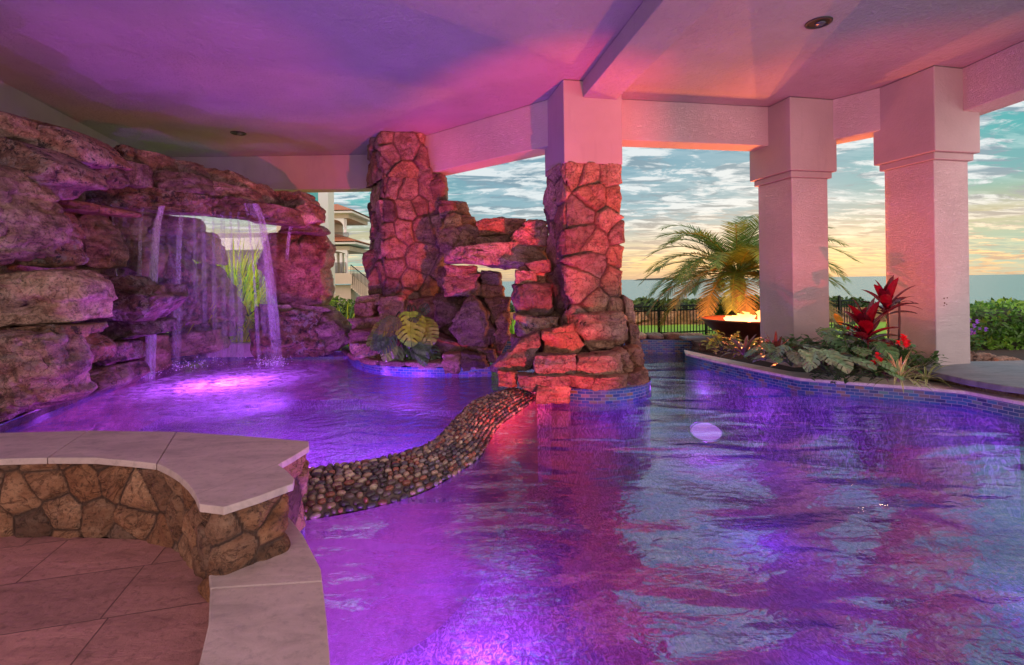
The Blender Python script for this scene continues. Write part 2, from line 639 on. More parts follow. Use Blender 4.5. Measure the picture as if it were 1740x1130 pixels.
def fall_mat():
    m, T = new_mat("falling_water")
    pos = T.n('ShaderNodeNewGeometry').outputs['Position']
    n1 = T.noise(T.mapping(pos, (34, 34, .22)), 1.0, 4, .55, .1)
    n2 = T.noise(T.mapping(pos, (90, 90, .5)), 1.0, 3, .5)
    a = T.ramp(T.math('ADD', T.math('MULTIPLY', n1, .65), T.math('MULTIPLY', n2, .35)), [(.40, .08), (.62, .8)])
    at = T.n('ShaderNodeAttribute', attribute_name="tint")
    a = T.math('MULTIPLY', a, T.n('ShaderNodeSeparateColor', i_0=at.outputs[0]).outputs[0])
    fc = T.n('ShaderNodeLayerWeight', i_Blend=.5).outputs['Facing']
    a = T.math('MULTIPLY', a, T.ramp(fc, [(.25, 1.0), (.95, .05)]))
    d1 = T.n('ShaderNodeBsdfDiffuse', i_0=(.86, .86, .9)).outputs[0]
    d2 = T.n('ShaderNodeBsdfTranslucent', i_0=(.86, .86, .9)).outputs[0]
    dd = T.n('ShaderNodeMixShader', i_0=.5, i_1=d1, i_2=d2).outputs[0]
    tr = T.n('ShaderNodeBsdfTransparent').outputs[0]
    finish(T, T.n('ShaderNodeMixShader', i_0=a, i_1=tr, i_2=dd).outputs[0])
    return m


def foam_mat():
    m, T = new_mat("foam")
    pos = T.n('ShaderNodeNewGeometry').outputs['Position']
    n1 = T.noise(T.mapping(pos, (1, 1.6, 1), (0, 0, -.4)), 5, 9, .72, .9)
    at = T.n('ShaderNodeAttribute', attribute_name="tint")
    k = T.n('ShaderNodeSeparateColor', i_0=at.outputs[0]).outputs[0]
    a = T.math('MULTIPLY', T.ramp(n1, [(.40, 0.0), (.60, 1.0)]), k)
    d1 = T.n('ShaderNodeBsdfDiffuse', i_0=(.85, .85, .9)).outputs[0]
    d2 = T.n('ShaderNodeBsdfTranslucent', i_0=(.85, .85, .9)).outputs[0]
    dd = T.n('ShaderNodeMixShader', i_0=.6, i_1=d1, i_2=d2).outputs[0]
    tr = T.n('ShaderNodeBsdfTransparent').outputs[0]
    finish(T, T.n('ShaderNodeMixShader', i_0=a, i_1=tr, i_2=dd).outputs[0])
    return m


def emit(name, col, s):
    m, T = new_mat(name)
    finish(T, T.n('ShaderNodeEmission', i_0=col, i_1=s).outputs[0])
    return m


def pebble_mat():
    m, T = new_mat("pebble")
    at = T.n('ShaderNodeAttribute', attribute_name="tint").outputs['Color']
    pos = T.n('ShaderNodeNewGeometry').outputs['Position']
    nz = T.noise(pos, 40, 6, .65)
    c = T.mix(1.0, at, T.ramp(nz, [(.3, .6), (.7, 1.35)]), 'MULTIPLY')
    finish(T, principled(T, c, .28, T.bump(nz, .25, .004)))
    return m


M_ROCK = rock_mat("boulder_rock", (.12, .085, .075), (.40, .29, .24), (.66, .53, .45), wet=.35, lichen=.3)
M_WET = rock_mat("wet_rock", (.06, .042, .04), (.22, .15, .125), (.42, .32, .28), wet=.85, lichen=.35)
M_CLAD = rock_mat("clad_stone", (.15, .095, .07), (.33, .22, .16), (.48, .35, .27), clad=True, wet=.25)
M_CLADB = rock_mat("column_boulder", (.15, .095, .07), (.33, .22, .16), (.48, .35, .27), wet=.3, lichen=.08)
M_WALL = rock_mat("bench_stone", (.13, .08, .055), (.37, .22, .135), (.52, .36, .24), rust=(.40, .17, .07), clad=True, wet=.1)
M_STUCCO = stucco_mat("stucco_smooth", (.46, .40, .385), 60, .3, .01)
M_CEIL = stucco_mat("ceiling_texture", (.46, .41, .41), 30, .7, .03)
M_TROWEL = stucco_mat("stucco_trowelled", (.66, .585, .565), 40, .6, .02, True)
M_TILE = tile_mat()
M_CAP = stone_flag("cap_stone", (.72, .59, .54), (1.15, 2.6), radians(-62), (.50, .40, .37), .3)
M_FLOOR = stone_flag("floor_flag", (.50, .25, .225), (.62, .46), radians(-15), (.20, .10, .09), .8, .65)
M_COPE = stone_flag("coping_stone", (.78, .66, .61), None, 0)
M_SLABD = stone_flag("dark_slab", (.22, .23, .25), None, 0, bumps=.15)
M_POOL = water_mat("pool_water", 'pool')
M_SPA = water_mat("spa_water", 'spa')
M_PLASTER = plaster_mat()
M_FALL = fall_mat()
M_FOAM = foam_mat()
M_LEAF = leaf_mat("leaf")
M_LEAFG = leaf_mat("glossy_leaf", .25, .15)
M_PEB = pebble_mat()
M_BLACK = plain("black_metal", (.012, .012, .014), .4, .6)
M_COPPER = plain("bowl_copper", (.20, .075, .045), .38, .75, 5)
M_SOIL = plain("soil", (.05, .036, .028), .95, 0, 20, .6)
M_BARK = plain("bark", (.06, .042, .03), .9, 0, 18, .8)
M_GREEN = plain("lawn_green", (.10, .20, .03), .9, 0, 6, .4)


# ------------------------------------------------------------------ stone builders
def boulder(poly, dep, th, name="boulder", mat=None, parent=None, sub=None, rough=.055, seed=None, facets=11):
    pts = [P(x, y, dep) for x, y in poly]
    q = np.array([(p.x, p.z) for p in pts])
    yb = dep
    A = q
    B = np.roll(q, -1, 0)
    cr = A[:, 0] * B[:, 1] - B[:, 0] * A[:, 1]
    ar = cr.sum() / 2
    c = ((A + B) * cr[:, None]).sum(0) / (6 * ar)
    size = math.sqrt(abs(ar))
    if sub is None:
        sub = 6 if size > .75 else (5 if size > .33 else 4)
    v, f = ico(sub)
    rs = np.random.RandomState(int(abs(c[0] * 971 + c[1] * 613 + dep * 77)) if seed is None else seed)
    th_ = np.arctan2(v[:, 2], v[:, 0])
    dx, dz = np.cos(th_), np.sin(th_)
    Rr = np.zeros(len(v))
    for a, b in zip(A - c, B - c):
        e = b - a
        dt = dx * e[1] - dz * e[0]
        dt = np.where(np.abs(dt) < 1e-9, 1e-9, dt)
        t = (a[0] * e[1] - a[1] * e[0]) / dt
        s = (a[0] * dz - a[1] * dx) / dt
        ok = (t > 0) & (s >= -1e-6) & (s <= 1 + 1e-6)
        Rr = np.where(ok & (t > Rr), t, Rr)
    # soften the traced corners a little
    rho = np.sqrt(v[:, 0] ** 2 + v[:, 2] ** 2)
    Rr = Rr * 1.035
    r = Rr * np.minimum(1, rho + 1e-9) ** .36
    yy = np.sign(v[:, 1]) * np.abs(v[:, 1]) ** .55 * th
    p = np.stack([dx * r, yy, dz * r], 1)
    cuts = []
    ph = rs.rand() * 6.28
    for k in range(7):                       # chamfer the rim all round
        t = ph + k * .9 + rs.uniform(-.25, .25)
        q_ = rs.uniform(.55, .95)
        cuts.append(((cos(t) * q_, -rs.uniform(.5, .9), sin(t) * q_), rs.uniform(.74, .92)))
    for k in range(5):                       # broken front planes
        cuts.append(((rs.uniform(-.4, .4), -1, rs.uniform(-.45, .45)), rs.uniform(.70, .95)))
    for nn, of in cuts:
        nn = np.array(nn)
        nn /= np.linalg.norm(nn)
        sup = (p @ nn)
        over = np.maximum(0, sup - sup.max() * of)
        p = p - nn[None] * over[:, None]
    o = rs.uniform(-50, 50, 3)
    nv = v / np.linalg.norm(v, axis=1, keepdims=True)
    disp = fbm(p * (2.6 / max(size, .12)) + o, 6, .6) * rough * 1.7 * size
    rid = np.abs(vnoise(p * (2.2 / max(size, .12)) + o * .7)) * rough * 1.4 * size
    lay = fbm(np.stack([p[:, 0] * 1.2, p[:, 1] * 1.2, (p[:, 2] + .25 * p[:, 0] * (rs.rand() - .5)) * 9], 1) + o, 3, .6)
    p = p + nv * (disp - rid + lay * .034 * min(1, size * 1.6))[:, None]
    # bedding planes: thin layers stand proud of each other, with a few open cracks
    dip = rs.uniform(-.35, .35)
    zz_ = (p[:, 2] + dip * p[:, 0] + .05 * vnoise(p * 3 + o)) / (max(.25, size) * .17)
    li = np.floor(zz_).astype(np.int64)
    fr_ = zz_ - li
    sm_ = np.clip((fr_ - .86) / .14, 0, 1)
    lo, hi = hsh(li + 7, li * 3, li * 0 + int(abs(o[0]) * 9)), hsh(li + 8, li * 3 + 3, li * 0 + int(abs(o[0]) * 9))
    stepv = (lo * (1 - sm_) + hi * sm_ - .5) * .11 * size
    flat_ = nv.copy()
    flat_[:, 2] *= .2
    p = p + flat_ * stepv[:, None]
    cn = np.abs(vnoise(p * (1.5 / max(size, .2)) + o * 1.3) + .4 * vnoise(p * (5 / max(size, .2)) + o))
    p = p - nv * (np.exp(-(cn / .035) ** 2) * .045 * size)[:, None]
    p = p + np.array([c[0], yb, c[1]])
    mb = MB()
    mb.add(p, f)
    return mb.build(name, mat or M_ROCK, parent)


def voro(pts, seeds):
    d2 = ((pts[:, None, :] - seeds[None]) ** 2).sum(2)
    a = d2.argmin(1)
    da = d2[np.arange(len(pts)), a]
    ab = np.linalg.norm(seeds[a][:, None, :] - seeds[None], axis=2)
    e = (d2 - da[:, None]) / (2 * np.where(ab < 1e-6, 1e9, ab))
    e[np.arange(len(pts)), a] = 1e9
    return a, e.min(1)


def poisson(L, z0, z1, r, rs, aspect=1.25, keep=None):
    out = [] if keep is None else [tuple(k) for k in keep]
    for _ in range(int(L * (z1 - z0) / (r * r) * 30)):
        s, z = rs.uniform(-.2, L + .2), rs.uniform(z0 - .1, z1 + .1)
        rr = r * (.62 + .75 * hsh(int(s * 2.1 * 10) // 9, int(z * 22) // 9, 3))
        if all(((s - a) / aspect) ** 2 + (z - b) ** 2 > rr * rr for a, b in out):
            out.append((s, z))
    return np.array(out)


def cladding(mb, path, z0, z1, seeds=None, r=.34, bulge=.07, seed=1, closed=False, res=.022, round_=.09, topfn=None, jw=.02, tilt=.12, keep=None, edge=.032):
    """irregular mortared stones as real relief over a vertical wall that follows path"""
    rs = np.random.RandomState(seed)
    path = [Vector((p[0], p[1])) for p in path]
    segs = list(zip(path, path[1:] + path[:1])) if closed else list(zip(path, path[1:]))
    S, B, N = [], [], []
    s = 0
    for i, (a, b) in enumerate(segs):
        L = (b - a).length
        t = (b - a) / L
        n = Vector((t.y, -t.x))
        k = max(2, int(L / res))
        for j in range(k):
            S.append(s + L * j / k)
            B.append(a + t * (L * j / k))
            N.append(n)
        s += L
    S.append(s)
    B.append(segs[-1][1])
    N.append(N[0] if closed else N[-1])
    S, B, N = np.array(S), np.array([b[:] for b in B]), np.array([n[:] for n in N])
    # round the corners: average normals and pull in
    kk = max(1, int(round_ / res))
    NN = np.zeros_like(N)
    BB = np.zeros_like(B)
    for o in range(-kk, kk + 1):
        if closed:
            idx = (np.arange(len(S)) + o) % (len(S) - 1)
        else:
            idx = np.clip(np.arange(len(S)) + o, 0, len(S) - 1)
        NN += N[idx]
        BB += B[idx]
    BB /= 2 * kk + 1
    if not closed:
        BB[0], BB[-1] = B[0], B[-1]
    NN /= np.linalg.norm(NN, axis=1, keepdims=True) + 1e-9
    nz = max(3, int((z1 - z0) / res))
    zz = np.linspace(0, 1, nz + 1)
    if seeds is None:
        seeds = poisson(s, z0, z1, r, rs, keep=keep)
    if closed:
        se = seeds[(seeds[:, 0] >= 0) & (seeds[:, 0] < s)]
        seeds = np.concatenate([se, se - [s, 0], se + [s, 0]])
        n0 = len(se)
    else:
        n0 = len(seeds)
    tops = np.array([topfn(x) if topfn else z1 for x in S])
    ZZ = z0 + (tops[:, None] - z0) * zz[None]
    SS = np.repeat(S[:, None], nz + 1, 1)
    pts = np.stack([SS.ravel(), ZZ.ravel()], 1)
    p3 = np.concatenate([pts * 2.4, np.full((len(pts), 1), seed * 3.3)], 1)
    wx = fbm(p3, 3) * .07
    wz = fbm(p3 + 40, 3) * .07
    wp = pts + np.stack([wx, wz], 1)
    a, e = voro(wp, seeds)
    rid = a % n0
    R1, R2, R3 = rs.rand(n0), rs.rand(n0), rs.rand(n0, 2) - .5
    jj = jw * np.clip(.9 + 1.9 * vnoise(p3 * 2.2), .15, 2.2)
    g = np.clip((e - jj * .35) / edge, 0, 1)
    g = g * g * (3 - 2 * g)
    h = g * bulge * (.45 + .75 * R1[rid]) + g * ((wp - seeds[a]) * R3[rid] * 2 * tilt).sum(1)
    q3 = np.concatenate([pts * 7, (rid * 1.7)[:, None]], 1)
    h += g * (fbm(q3, 5, .6) * .045 - np.abs(vnoise(q3 * .6)) * .05) * min(1, bulge / .07)
    h += (1 - g) * fbm(p3 * 6, 2) * .01
    h = h.reshape(len(S), nz + 1)
    pos = np.zeros((len(S), nz + 1, 3))
    pos[:, :, 0] = BB[:, None, 0] + NN[:, None, 0] * h
    pos[:, :, 1] = BB[:, None, 1] + NN[:, None, 1] * h
    pos[:, :, 2] = ZZ
    joint = np.clip(1 - (e - jj * .1) / .012, 0, 1)
    colr = np.stack([R1[rid], joint, R2[rid]], 1)
    m = nz + 1
    f = []
    for i in range(len(S) - 1):
        for j in range(nz):
            f.append([i * m + j, (i + 1) * m + j, (i + 1) * m + j + 1, i * m + j + 1])
    mb.add(pos.reshape(-1, 3), f, colr)
    # close top and (for a closed path) make it a solid
    ring = [i * m + nz for i in range(len(S))]
    if closed:
        mb.f.append([r_ + mb.n - len(S) * m for r_ in ring[:-1]])


def strip(mb, path, z0, z1, out=0.0, closed=False):
    """vertical band with metre UVs (for the tile lines)"""
    path = [Vector((p[0], p[1])) for p in path]
    s = 0
    v, f, uv = [], [], []
    for i, p in enumerate(path):
        if i:
            s += (p - path[i - 1]).length
        v += [(p.x, p.y, z0), (p.x, p.y, z1)]
        uv += [(s, z0 + 3), (s, z1 + 3)]
    for i in range(len(path) - 1):
        f.append([2 * i, 2 * i + 2, 2 * i + 3, 2 * i + 1])
    mb.add(v, f, None, uv)


def smooth_path(pts, n=6):
    pts = [Vector(p) for p in pts]
    out = []
    for i in range(len(pts) - 1):
        p0, p1, p2, p3 = pts[max(0, i - 1)], pts[i], pts[i + 1], pts[min(len(pts) - 1, i + 2)]
        for k in range(n):
            t = k / n
            out.append(.5 * ((2 * p1) + (p2 - p0) * t + (2 * p0 - 5 * p1 + 4 * p2 - p3) * t * t + (3 * p1 - p0 - 3 * p2 + p3) * t ** 3))
    out.append(pts[-1])
    return out


def offset_poly(pts, dist):
    """move a closed 2D polygon inwards by dist"""
    n = len(pts)
    p = [Vector((q[0], q[1])) for q in pts]
    a = sum(p[i].x * p[(i + 1) % n].y - p[(i + 1) % n].x * p[i].y for i in range(n))
    sg = 1 if a > 0 else -1
    out = []
    for i in range(n):
        e0 = (p[i] - p[i - 1]).normalized()
        e1 = (p[(i + 1) % n] - p[i]).normalized()
        n0 = Vector((-e0.y, e0.x)) * sg
        n1 = Vector((-e1.y, e1.x)) * sg
        b = (n0 + n1)
        b = b / max(.35, b.length_squared / 2) if b.length > 1e-6 else n0
        out.append(p[i] + b * dist)
    return out


ZC = 4.4          # ceiling
ZL = -.12         # level of the lower pool
ZB = -1.25        # pool floor

# ================================================================== SETTING
# ---- sea, lawn, beds
mb = MB()
prism(mb, [(-30000, 26), (30000, 26), (30000, 40000), (-30000, 40000)], -3.2, -3.0)
m_sea, T = new_mat("sea")
pos = T.n('ShaderNodeNewGeometry').outputs['Position']
h1 = T.math('ADD', T.noise(T.mapping(pos, (.25, .8, 1)), .8, 6, .6), T.math('MULTIPLY', T.noise(T.mapping(pos, (.12, .5, 1)), .05, 5, .6), 6.0))
finish(T, principled(T, (.12, .30, .27), .25, T.bump(h1, .5, .35), Specular_IOR_Level=1.0, IOR=1.7))
tag(mb.build("sea", m_sea, None, False), kind='structure')
mb = MB()
prism(mb, [(-60, 11.7), (.3, 11.7), (5.0, 11.75), (30, 11.7), (60, 10), (60, 27), (-60, 27)], -3.1, -.35)
m_lawn, T = new_mat("lawn")
pos = T.n('ShaderNodeNewGeometry').outputs['Position']
nn = T.noise(pos, 1.5, 6, .6)
n5 = T.noise(T.mapping(pos, (60, 25, 20)), 1, 3, .6)
cc = T.mix(n5, T.ramp(nn, [(.3, (.16, .38, .02)), (.7, (.34, .55, .05))]), (.30, .5, .05))
finish(T, principled(T, cc, .9, T.bump(n5, .6, .03)))
tag(mb.build("lawn", m_lawn, None, False), kind='structure')

# ---- pool basin
SLAB_PX = [(345, 925), (420, 897), (490, 876), (516, 908), (546, 965), (556, 1050), (563, 1135)]
slab_r = [G(x, y, .1) for x, y in SLAB_PX]
WT = [(514, 802), (594, 791), (662, 779), (723, 760), (753, 738), (776, 711), (806, 684), (862, 664)]
WB = [(495, 888), (560, 878), (640, 862), (712, 840), (766, 812), (814, 779), (833, 749), (850, 724), (882, 700), (915, 677)]
wA = smooth_path([G(x, y, .0) for x, y in WT], 8)
wBp = smooth_path([G(x, y, ZL) for x, y in WB], 8)


def resample(path, n):
    L = [0]
    for a, b in zip(path, path[1:]):
        L.append(L[-1] + (b - a).length)
    out = []
    for k in range(n):
        s = L[-1] * k / (n - 1)
        i = max(j for j in range(len(L)) if L[j] <= s + 1e-9)
        i = min(i, len(path) - 2)
        t = (s - L[i]) / max(1e-9, L[i + 1] - L[i])
        out.append(path[i].lerp(path[i + 1], t))
    return out


NW = 80
wA, wBp = resample(wA, NW), resample(wBp, NW)
wMid = [(a + b) / 2 for a, b in zip(wA, wBp)]

COPE_PX = [(1165, 600), (1215, 612), (1290, 628), (1360, 642), (1450, 649), (1560, 657), (1640, 664), (1740, 683)]
ZCP = .08
cope_f = [G(x, y, ZCP) for x, y in COPE_PX] + [Vector((7.2, 5.2, 0)), Vector((9.5, 4.0, 0))]
far_wall = [Vector((-.3, 11.2, 0)), Vector((2.6, 11.2, 0)), Vector((3.2, 11.0, 0)), Vector((4.1, 10.9, 0))]
lower_poly = [(-.58, .4)] + [(p.x, p.y) for p in (slab_r[6], slab_r[5], slab_r[4], slab_r[3], slab_r[2])] + \
             [(p.x, p.y) for p in wMid[2::6]] + [(.95, 7.2), (.4, 8.6), (-.3, 9.6), (-.3, 11.2), (2.6, 11.2), (3.2, 11.0), (4.1, 10.9), (3.9, 10.2)] + \
             [(p.x, p.y + .05) for p in cope_f] + [(9.5, .4)]
cap_back = [G(0, 735, .45), G(150, 731, .45), G(300, 733, .45), G(525, 749, .45)]
upper_poly = [(p.x, p.y) for p in wMid[::6]] + [(.95, 7.2), (.4, 8.6), (-.3, 9.6), (-2.6, 10.9), (-6.9, 10.9), (-6.9, 9.8), (-5.9, 5.0), (-5.4, 3.2)] + \
             [(p.x, p.y - .08) for p in cap_back]
mb = MB()
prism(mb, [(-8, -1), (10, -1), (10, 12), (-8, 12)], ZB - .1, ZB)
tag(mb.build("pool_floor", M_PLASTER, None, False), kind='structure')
mb = MB()
for poly, zt in ((lower_poly, ZL - .02), (upper_poly, -.02)):
    for a, b in zip(poly, poly[1:] + poly[:1]):
        mb.add([(a[0], a[1], ZB), (b[0], b[1], ZB), (b[0], b[1], zt), (a[0], a[1], zt)], [[0, 1, 2, 3]])
tag(mb.build("pool_wall", M_PLASTER, None, False), kind='structure')


def sheet(name, poly, z, mat):
    me = bpy.data.meshes.new(name)
    me.from_pydata([(x, y, z) for x, y in poly], [], [list(range(len(poly)))])
    me.materials.append(mat)
    if me.polygons[0].normal.z < 0:
        me.flip_normals()
    o = bpy.data.objects.new(name, me)
    COL.objects.link(o)
    return tag(o, kind='structure')


sheet("pool_water", lower_poly, ZL, M_POOL)
sheet("spa_water", upper_poly, 0.0, M_SPA)

# ---- patio floor
mb = MB()
prism(mb, [(-9, -3), (-1.0, -3), (-1.0, 1.0), (-1.12, 2.2), (-1.6, 3.0), (-6, 3.4), (-9, 3.4)], -.4, -.05)
tag(mb.build("patio_floor", M_FLOOR, None, False), kind='structure')

# ---- planting bed ground
mb = MB()
bed = [(p.x + .1, p.y + .25) for p in cope_f] + [(16, 4.2), (16, 11.6), (4.25, 11.6), (4.2, 10.9)]
prism(mb, bed, -1.2, .04)
tag(mb.build("bed_ground", M_SOIL, None, False), kind='structure')

# ---- ceiling and beams
mb = MB()
prism(mb, [(-4.9, -2.2), (-8.45, 11.7), (-2.9, 11.7), (.35, 8.75), (1.5, 8.4), (4.2, 8.95), (5.4, 8.9), (6.0, 8.0), (6.8, 7.2), (7.25, -2.2)], ZC, ZC + .3)
tag(mb.build("ceiling", M_CEIL, None, False), kind='structure')


def beam(a, b, wdt, z0, z1=ZC, mat=None, side=1, label=None):
    a, b = Vector(a), Vector(b)
    t = (b - a).normalized()
    n = Vector((-t.y, t.x)) * side
    m_ = MB()
    prism(m_, [a, b, b + n * wdt, a + n * wdt], z0, z1)
    o = m_.build("ceiling_beam", mat or M_TROWEL, None, False, .012)
    return tag(o, label, 'beam', None, 'structure')


beam((-8.2, 11.25), (-2.6, 11.25), .4, 3.63, ZC - .002, M_STUCCO, 1, "plain beam over the gap right of the waterfall")
beam((.66, 7.95), (-2.9, 10.9), .42, 3.65, ZC - .003, None, -1, "slanting beam between the two stone columns")
beam((1.6, 7.98), (4.5, 8.5), .4, 3.74, ZC - .004, None, 1, "beam from the stone column to the first stucco column")
beam((5.0, 8.5), (5.95, 7.35), .4, 3.74, ZC - .005, None, 1, "short beam joining the two stucco columns")
beam((6.33, 7.2), (6.75, -2.1), .45, 3.79, ZC - .006, None, 1, "right edge beam running from the outer stucco column")
beam((1.05, 7.35), (2.6, -2.1), .52, 4.15, ZC - .007, M_CEIL, 1, "shallow beam crossing the ceiling above the pool")
m_ = MB()
prism(m_, [(-4.75, -2.2), (-4.95, -2.2), (-8.5, 11.7), (-8.3, 11.7)], -.4, ZC - .002)
tag(m_.build("side_wall", M_STUCCO, None, False), "plain plaster wall rising behind the waterfall boulders", "wall", None, 'structure')


# ---- recessed ceiling lights
def downlight(px, py, r, label):
    p = G(px, py, ZC)
    e = empty("recessed_ceiling_light", p, label, "ceiling light", "recessed ceiling lights")
    m_ = MB()
    n = 32
    v, f = [], []
    for k in range(n):
        a = 2 * pi * k / n
        for rr, z in ((r * 1.22, -.001), (r * 1.2, -.012), (r, -.014), (r * .97, -.002)):
            v.append((p.x + rr * cos(a), p.y + rr * sin(a), ZC + z))
    for k in range(n):
        for j in range(3):
            f.append([k * 4 + j, ((k + 1) % n) * 4 + j, ((k + 1) % n) * 4 + j + 1, k * 4 + j + 1])
    m_.add(v, f)
    m_.build("trim_ring", plain("dark_trim", (.035, .03, .03), .4), e)
    m_ = MB()
    v = [(p.x + r * .98 * cos(2 * pi * k / n), p.y + r * .98 * sin(2 * pi * k / n), ZC - .004) for k in range(n)]
    v += [(p.x, p.y, ZC - .0025)]
    m_.add(v, [[k, (k + 1) % n, n] for k in range(n)])
    m_.build("baffle", M_BLACK, e)
    m_ = MB()
    vi, fi = ico(3)
    m_.add(vi * np.array([r * .5, r * .5, .02]) + np.array([p.x + r * .2, p.y + r * .1, ZC - .008]), fi)
    m_.build("bulb", plain("unlit_bulb", (.10, .09, .12), .2), e)


downlight(1391, 38, .115, "black unlit round recessed light between the beams at right")
downlight(405, 226, .115, "small unlit round recessed light in the ceiling above the waterfall")

# ================================================================== COLUMNS
U = Vector((cos(radians(12)), sin(radians(12))))
Vv = Vector((-U.y, U.x))


def rect(c, w_, d_, ins):
    a = c + U * ins + Vv * ins
    return [a, a + U * (w_ - 2 * ins), a + U * (w_ - 2 * ins) + Vv * (d_ - 2 * ins), a + Vv * (d_ - 2 * ins)]


def stucco_column(corner, w_, d_, zb, label):
    c = Vector(corner)
    cen = c + U * (w_ / 2) + Vv * (d_ / 2)
    e = empty("stucco_column", (cen.x, cen.y, zb), label, "column", "stucco columns along the pool edge")
    m1 = MB()
    prism(m1, rect(c, w_, d_, .095), zb - .3, 3.12)
    m1.build("shaft", M_TROWEL, e, False, .012)
    m1 = MB()
    prism(m1, rect(c, w_, d_, .05), 3.12, 3.22)
    m1.build("moulding", M_STUCCO, e, False, .012)
    m1 = MB()
    prism(m1, rect(c, w_, d_, .0), 3.22, ZC - .009)
    m1.build("capital", M_STUCCO, e, False, .014)
    return e


c2 = G(1342, 163, ZC)
stucco_column((c2.x, c2.y), .88, .98, .05, "square stucco column with the palm and fire bowl showing at its left")
c3 = G(1587, 110, ZC)
e3 = stucco_column((c3.x, c3.y), .80, .93, .05, "square stucco column standing behind the red leaved plant")
# rusty anchor holes
m1 = MB()
for qx, qy, r in ((1603, 507, .012), (1609, 506, .010), (1604, 515, .013), (1608, 517, .009), (1603, 519, .008)):
    vi, fi = ico(2)
    dep = c3.y + .095 + (qx - 1587) * .0012 - .003 + .04
    cpt = P(qx, qy, dep)
    t = ((cpt.x - (c3.x + .095 * (U.x + Vv.x))) * U.x + (cpt.y - (c3.y + .095 * (U.y + Vv.y))) * U.y)
    on = Vector((c3.x, c3.y)) + (U + Vv) * .095 + U * t
    m1.add(vi * np.array([r, .006, r]) + np.array([on.x, on.y, cpt.z]), fi)
m1.build("rust_marks", plain("rust", (.11, .035, .015), .9), e3)

# ---- C1, the stone clad column
c1 = Vector((G(957, 134, ZC).x, G(957, 134, ZC).y))
W1, D1 = .9, 1.02
E1 = empty("stone_column", (c1.x + .3, c1.y + .5, ZL), "reddish fieldstone column with a smooth square plaster head, standing alone mid pool", "column")
m1 = MB()
prism(m1, rect(c1, W1, D1, 0), 3.2, ZC - .008)
m1.build("plaster_head", M_STUCCO, E1, False, .012)
cen1 = c1 + U * W1 / 2 + Vv * D1 / 2
seed_px = [(430, 400), (505, 340), (370, 325), (480, 490), (395, 535), (515, 530), (425, 640), (500, 690), (440, 765), (525, 615),
           (385, 470), (420, 345), (520, 420), (470, 850), (400, 700), (515, 790), (395, 830), (540, 700), (430, 560)]
keep = []
for x, y in seed_px:
    px, py = 780 + x / 1.948, 120 + y / 1.948
    keep.append(((px - 957) / 98 * W1, 1.5 + (473 - py) / 850 * (c1.y + .1)))
m1 = MB()
cladding(m1, rect(c1, W1, D1, .03), -.5, 3.215, r=.46, seed=4, closed=True, keep=keep, res=.02, bulge=.075, tilt=.2, edge=.022)
m1.build("stone_cladding", M_CLAD, E1)
PED = [
    ([(880, 452), (952, 446), (957, 590), (878, 584)], 7.95, .3),
    ([(831, 626), (883, 577), (919, 561), (918, 584), (903, 623), (872, 633)], 6.95, .4),
    ([(921, 562), (970, 551), (990, 585), (980, 600), (922, 602)], 6.98, .32),
    ([(965, 536), (1060, 530), (1068, 582), (1001, 599)], 7.16, .26),
    ([(909, 603), (976, 601), (980, 637), (909, 637)], 6.72, .35),
    ([(978, 603), (1049, 598), (1054, 634), (978, 637)], 6.74, .34),
    ([(1042, 594), (1057, 590), (1075, 618), (1069, 637), (1052, 634)], 6.86, .3),
    ([(1062, 590), (1086, 588), (1090, 623), (1071, 630)], 7.0, .34),
    ([(1066, 548), (1080, 552), (1086, 590), (1068, 592)], 7.35, .3),
    ([(1058, 500), (1072, 510), (1078, 548), (1062, 548)], 7.45, .25),
    ([(845, 627), (880, 631), (880, 656), (847, 654)], 6.72, .25),
    ([(878, 634), (910, 636), (915, 666), (881, 656)], 6.6, .25),
    ([(904, 636), (969, 636), (969, 655), (906, 657)], 6.55, .25),
    ([(965, 636), (1064, 636), (1062, 655), (1011, 660), (968, 655)], 6.52, .28),
    ([(1060, 635), (1097, 624), (1099, 645), (1066, 652)], 6.7, .3),
    ([(911, 653), (938, 653), (936, 684), (909, 684)], 6.52, .2),
    ([(936, 653), (967, 655), (967, 684), (934, 682)], 6.5, .2),
    ([(876, 459), (910, 460), (910, 484), (876, 484)], 7.7, .3),
    ([(873, 484), (936, 482), (939, 533), (876, 535)], 7.65, .35),
    ([(876, 533), (946, 538), (950, 560), (919, 570), (876, 578)], 7.5, .38),
    ([(888, 446), (936, 441), (936, 462), (906, 465)], 7.7, .28),
    ([(870, 570), (925, 566), (920, 625), (868, 625)], 7.5, .4),
]
for poly, dep, th in PED:
    boulder(poly, dep, th, "base_stone", M_CLADB, E1)
m1 = MB()
ring = [(cen1.x + .06 + .84 * cos(a), cen1.y - .3 + .84 * sin(a)) for a in [2 * pi * k / 40 for k in range(40)]]
prism(m1, ring, ZB, .02)
m1.build("pedestal_core", M_PLASTER, E1, True)
m1 = MB()
ring2 = [(cen1.x + .06 + .855 * cos(a), cen1.y - .3 + .855 * sin(a)) for a in [-pi * .66 + pi * 1.0 * k / 30 for k in range(31)]]
strip(m1, ring2, ZL - .07, .05)
m1.build("tile_band", M_TILE, E1)

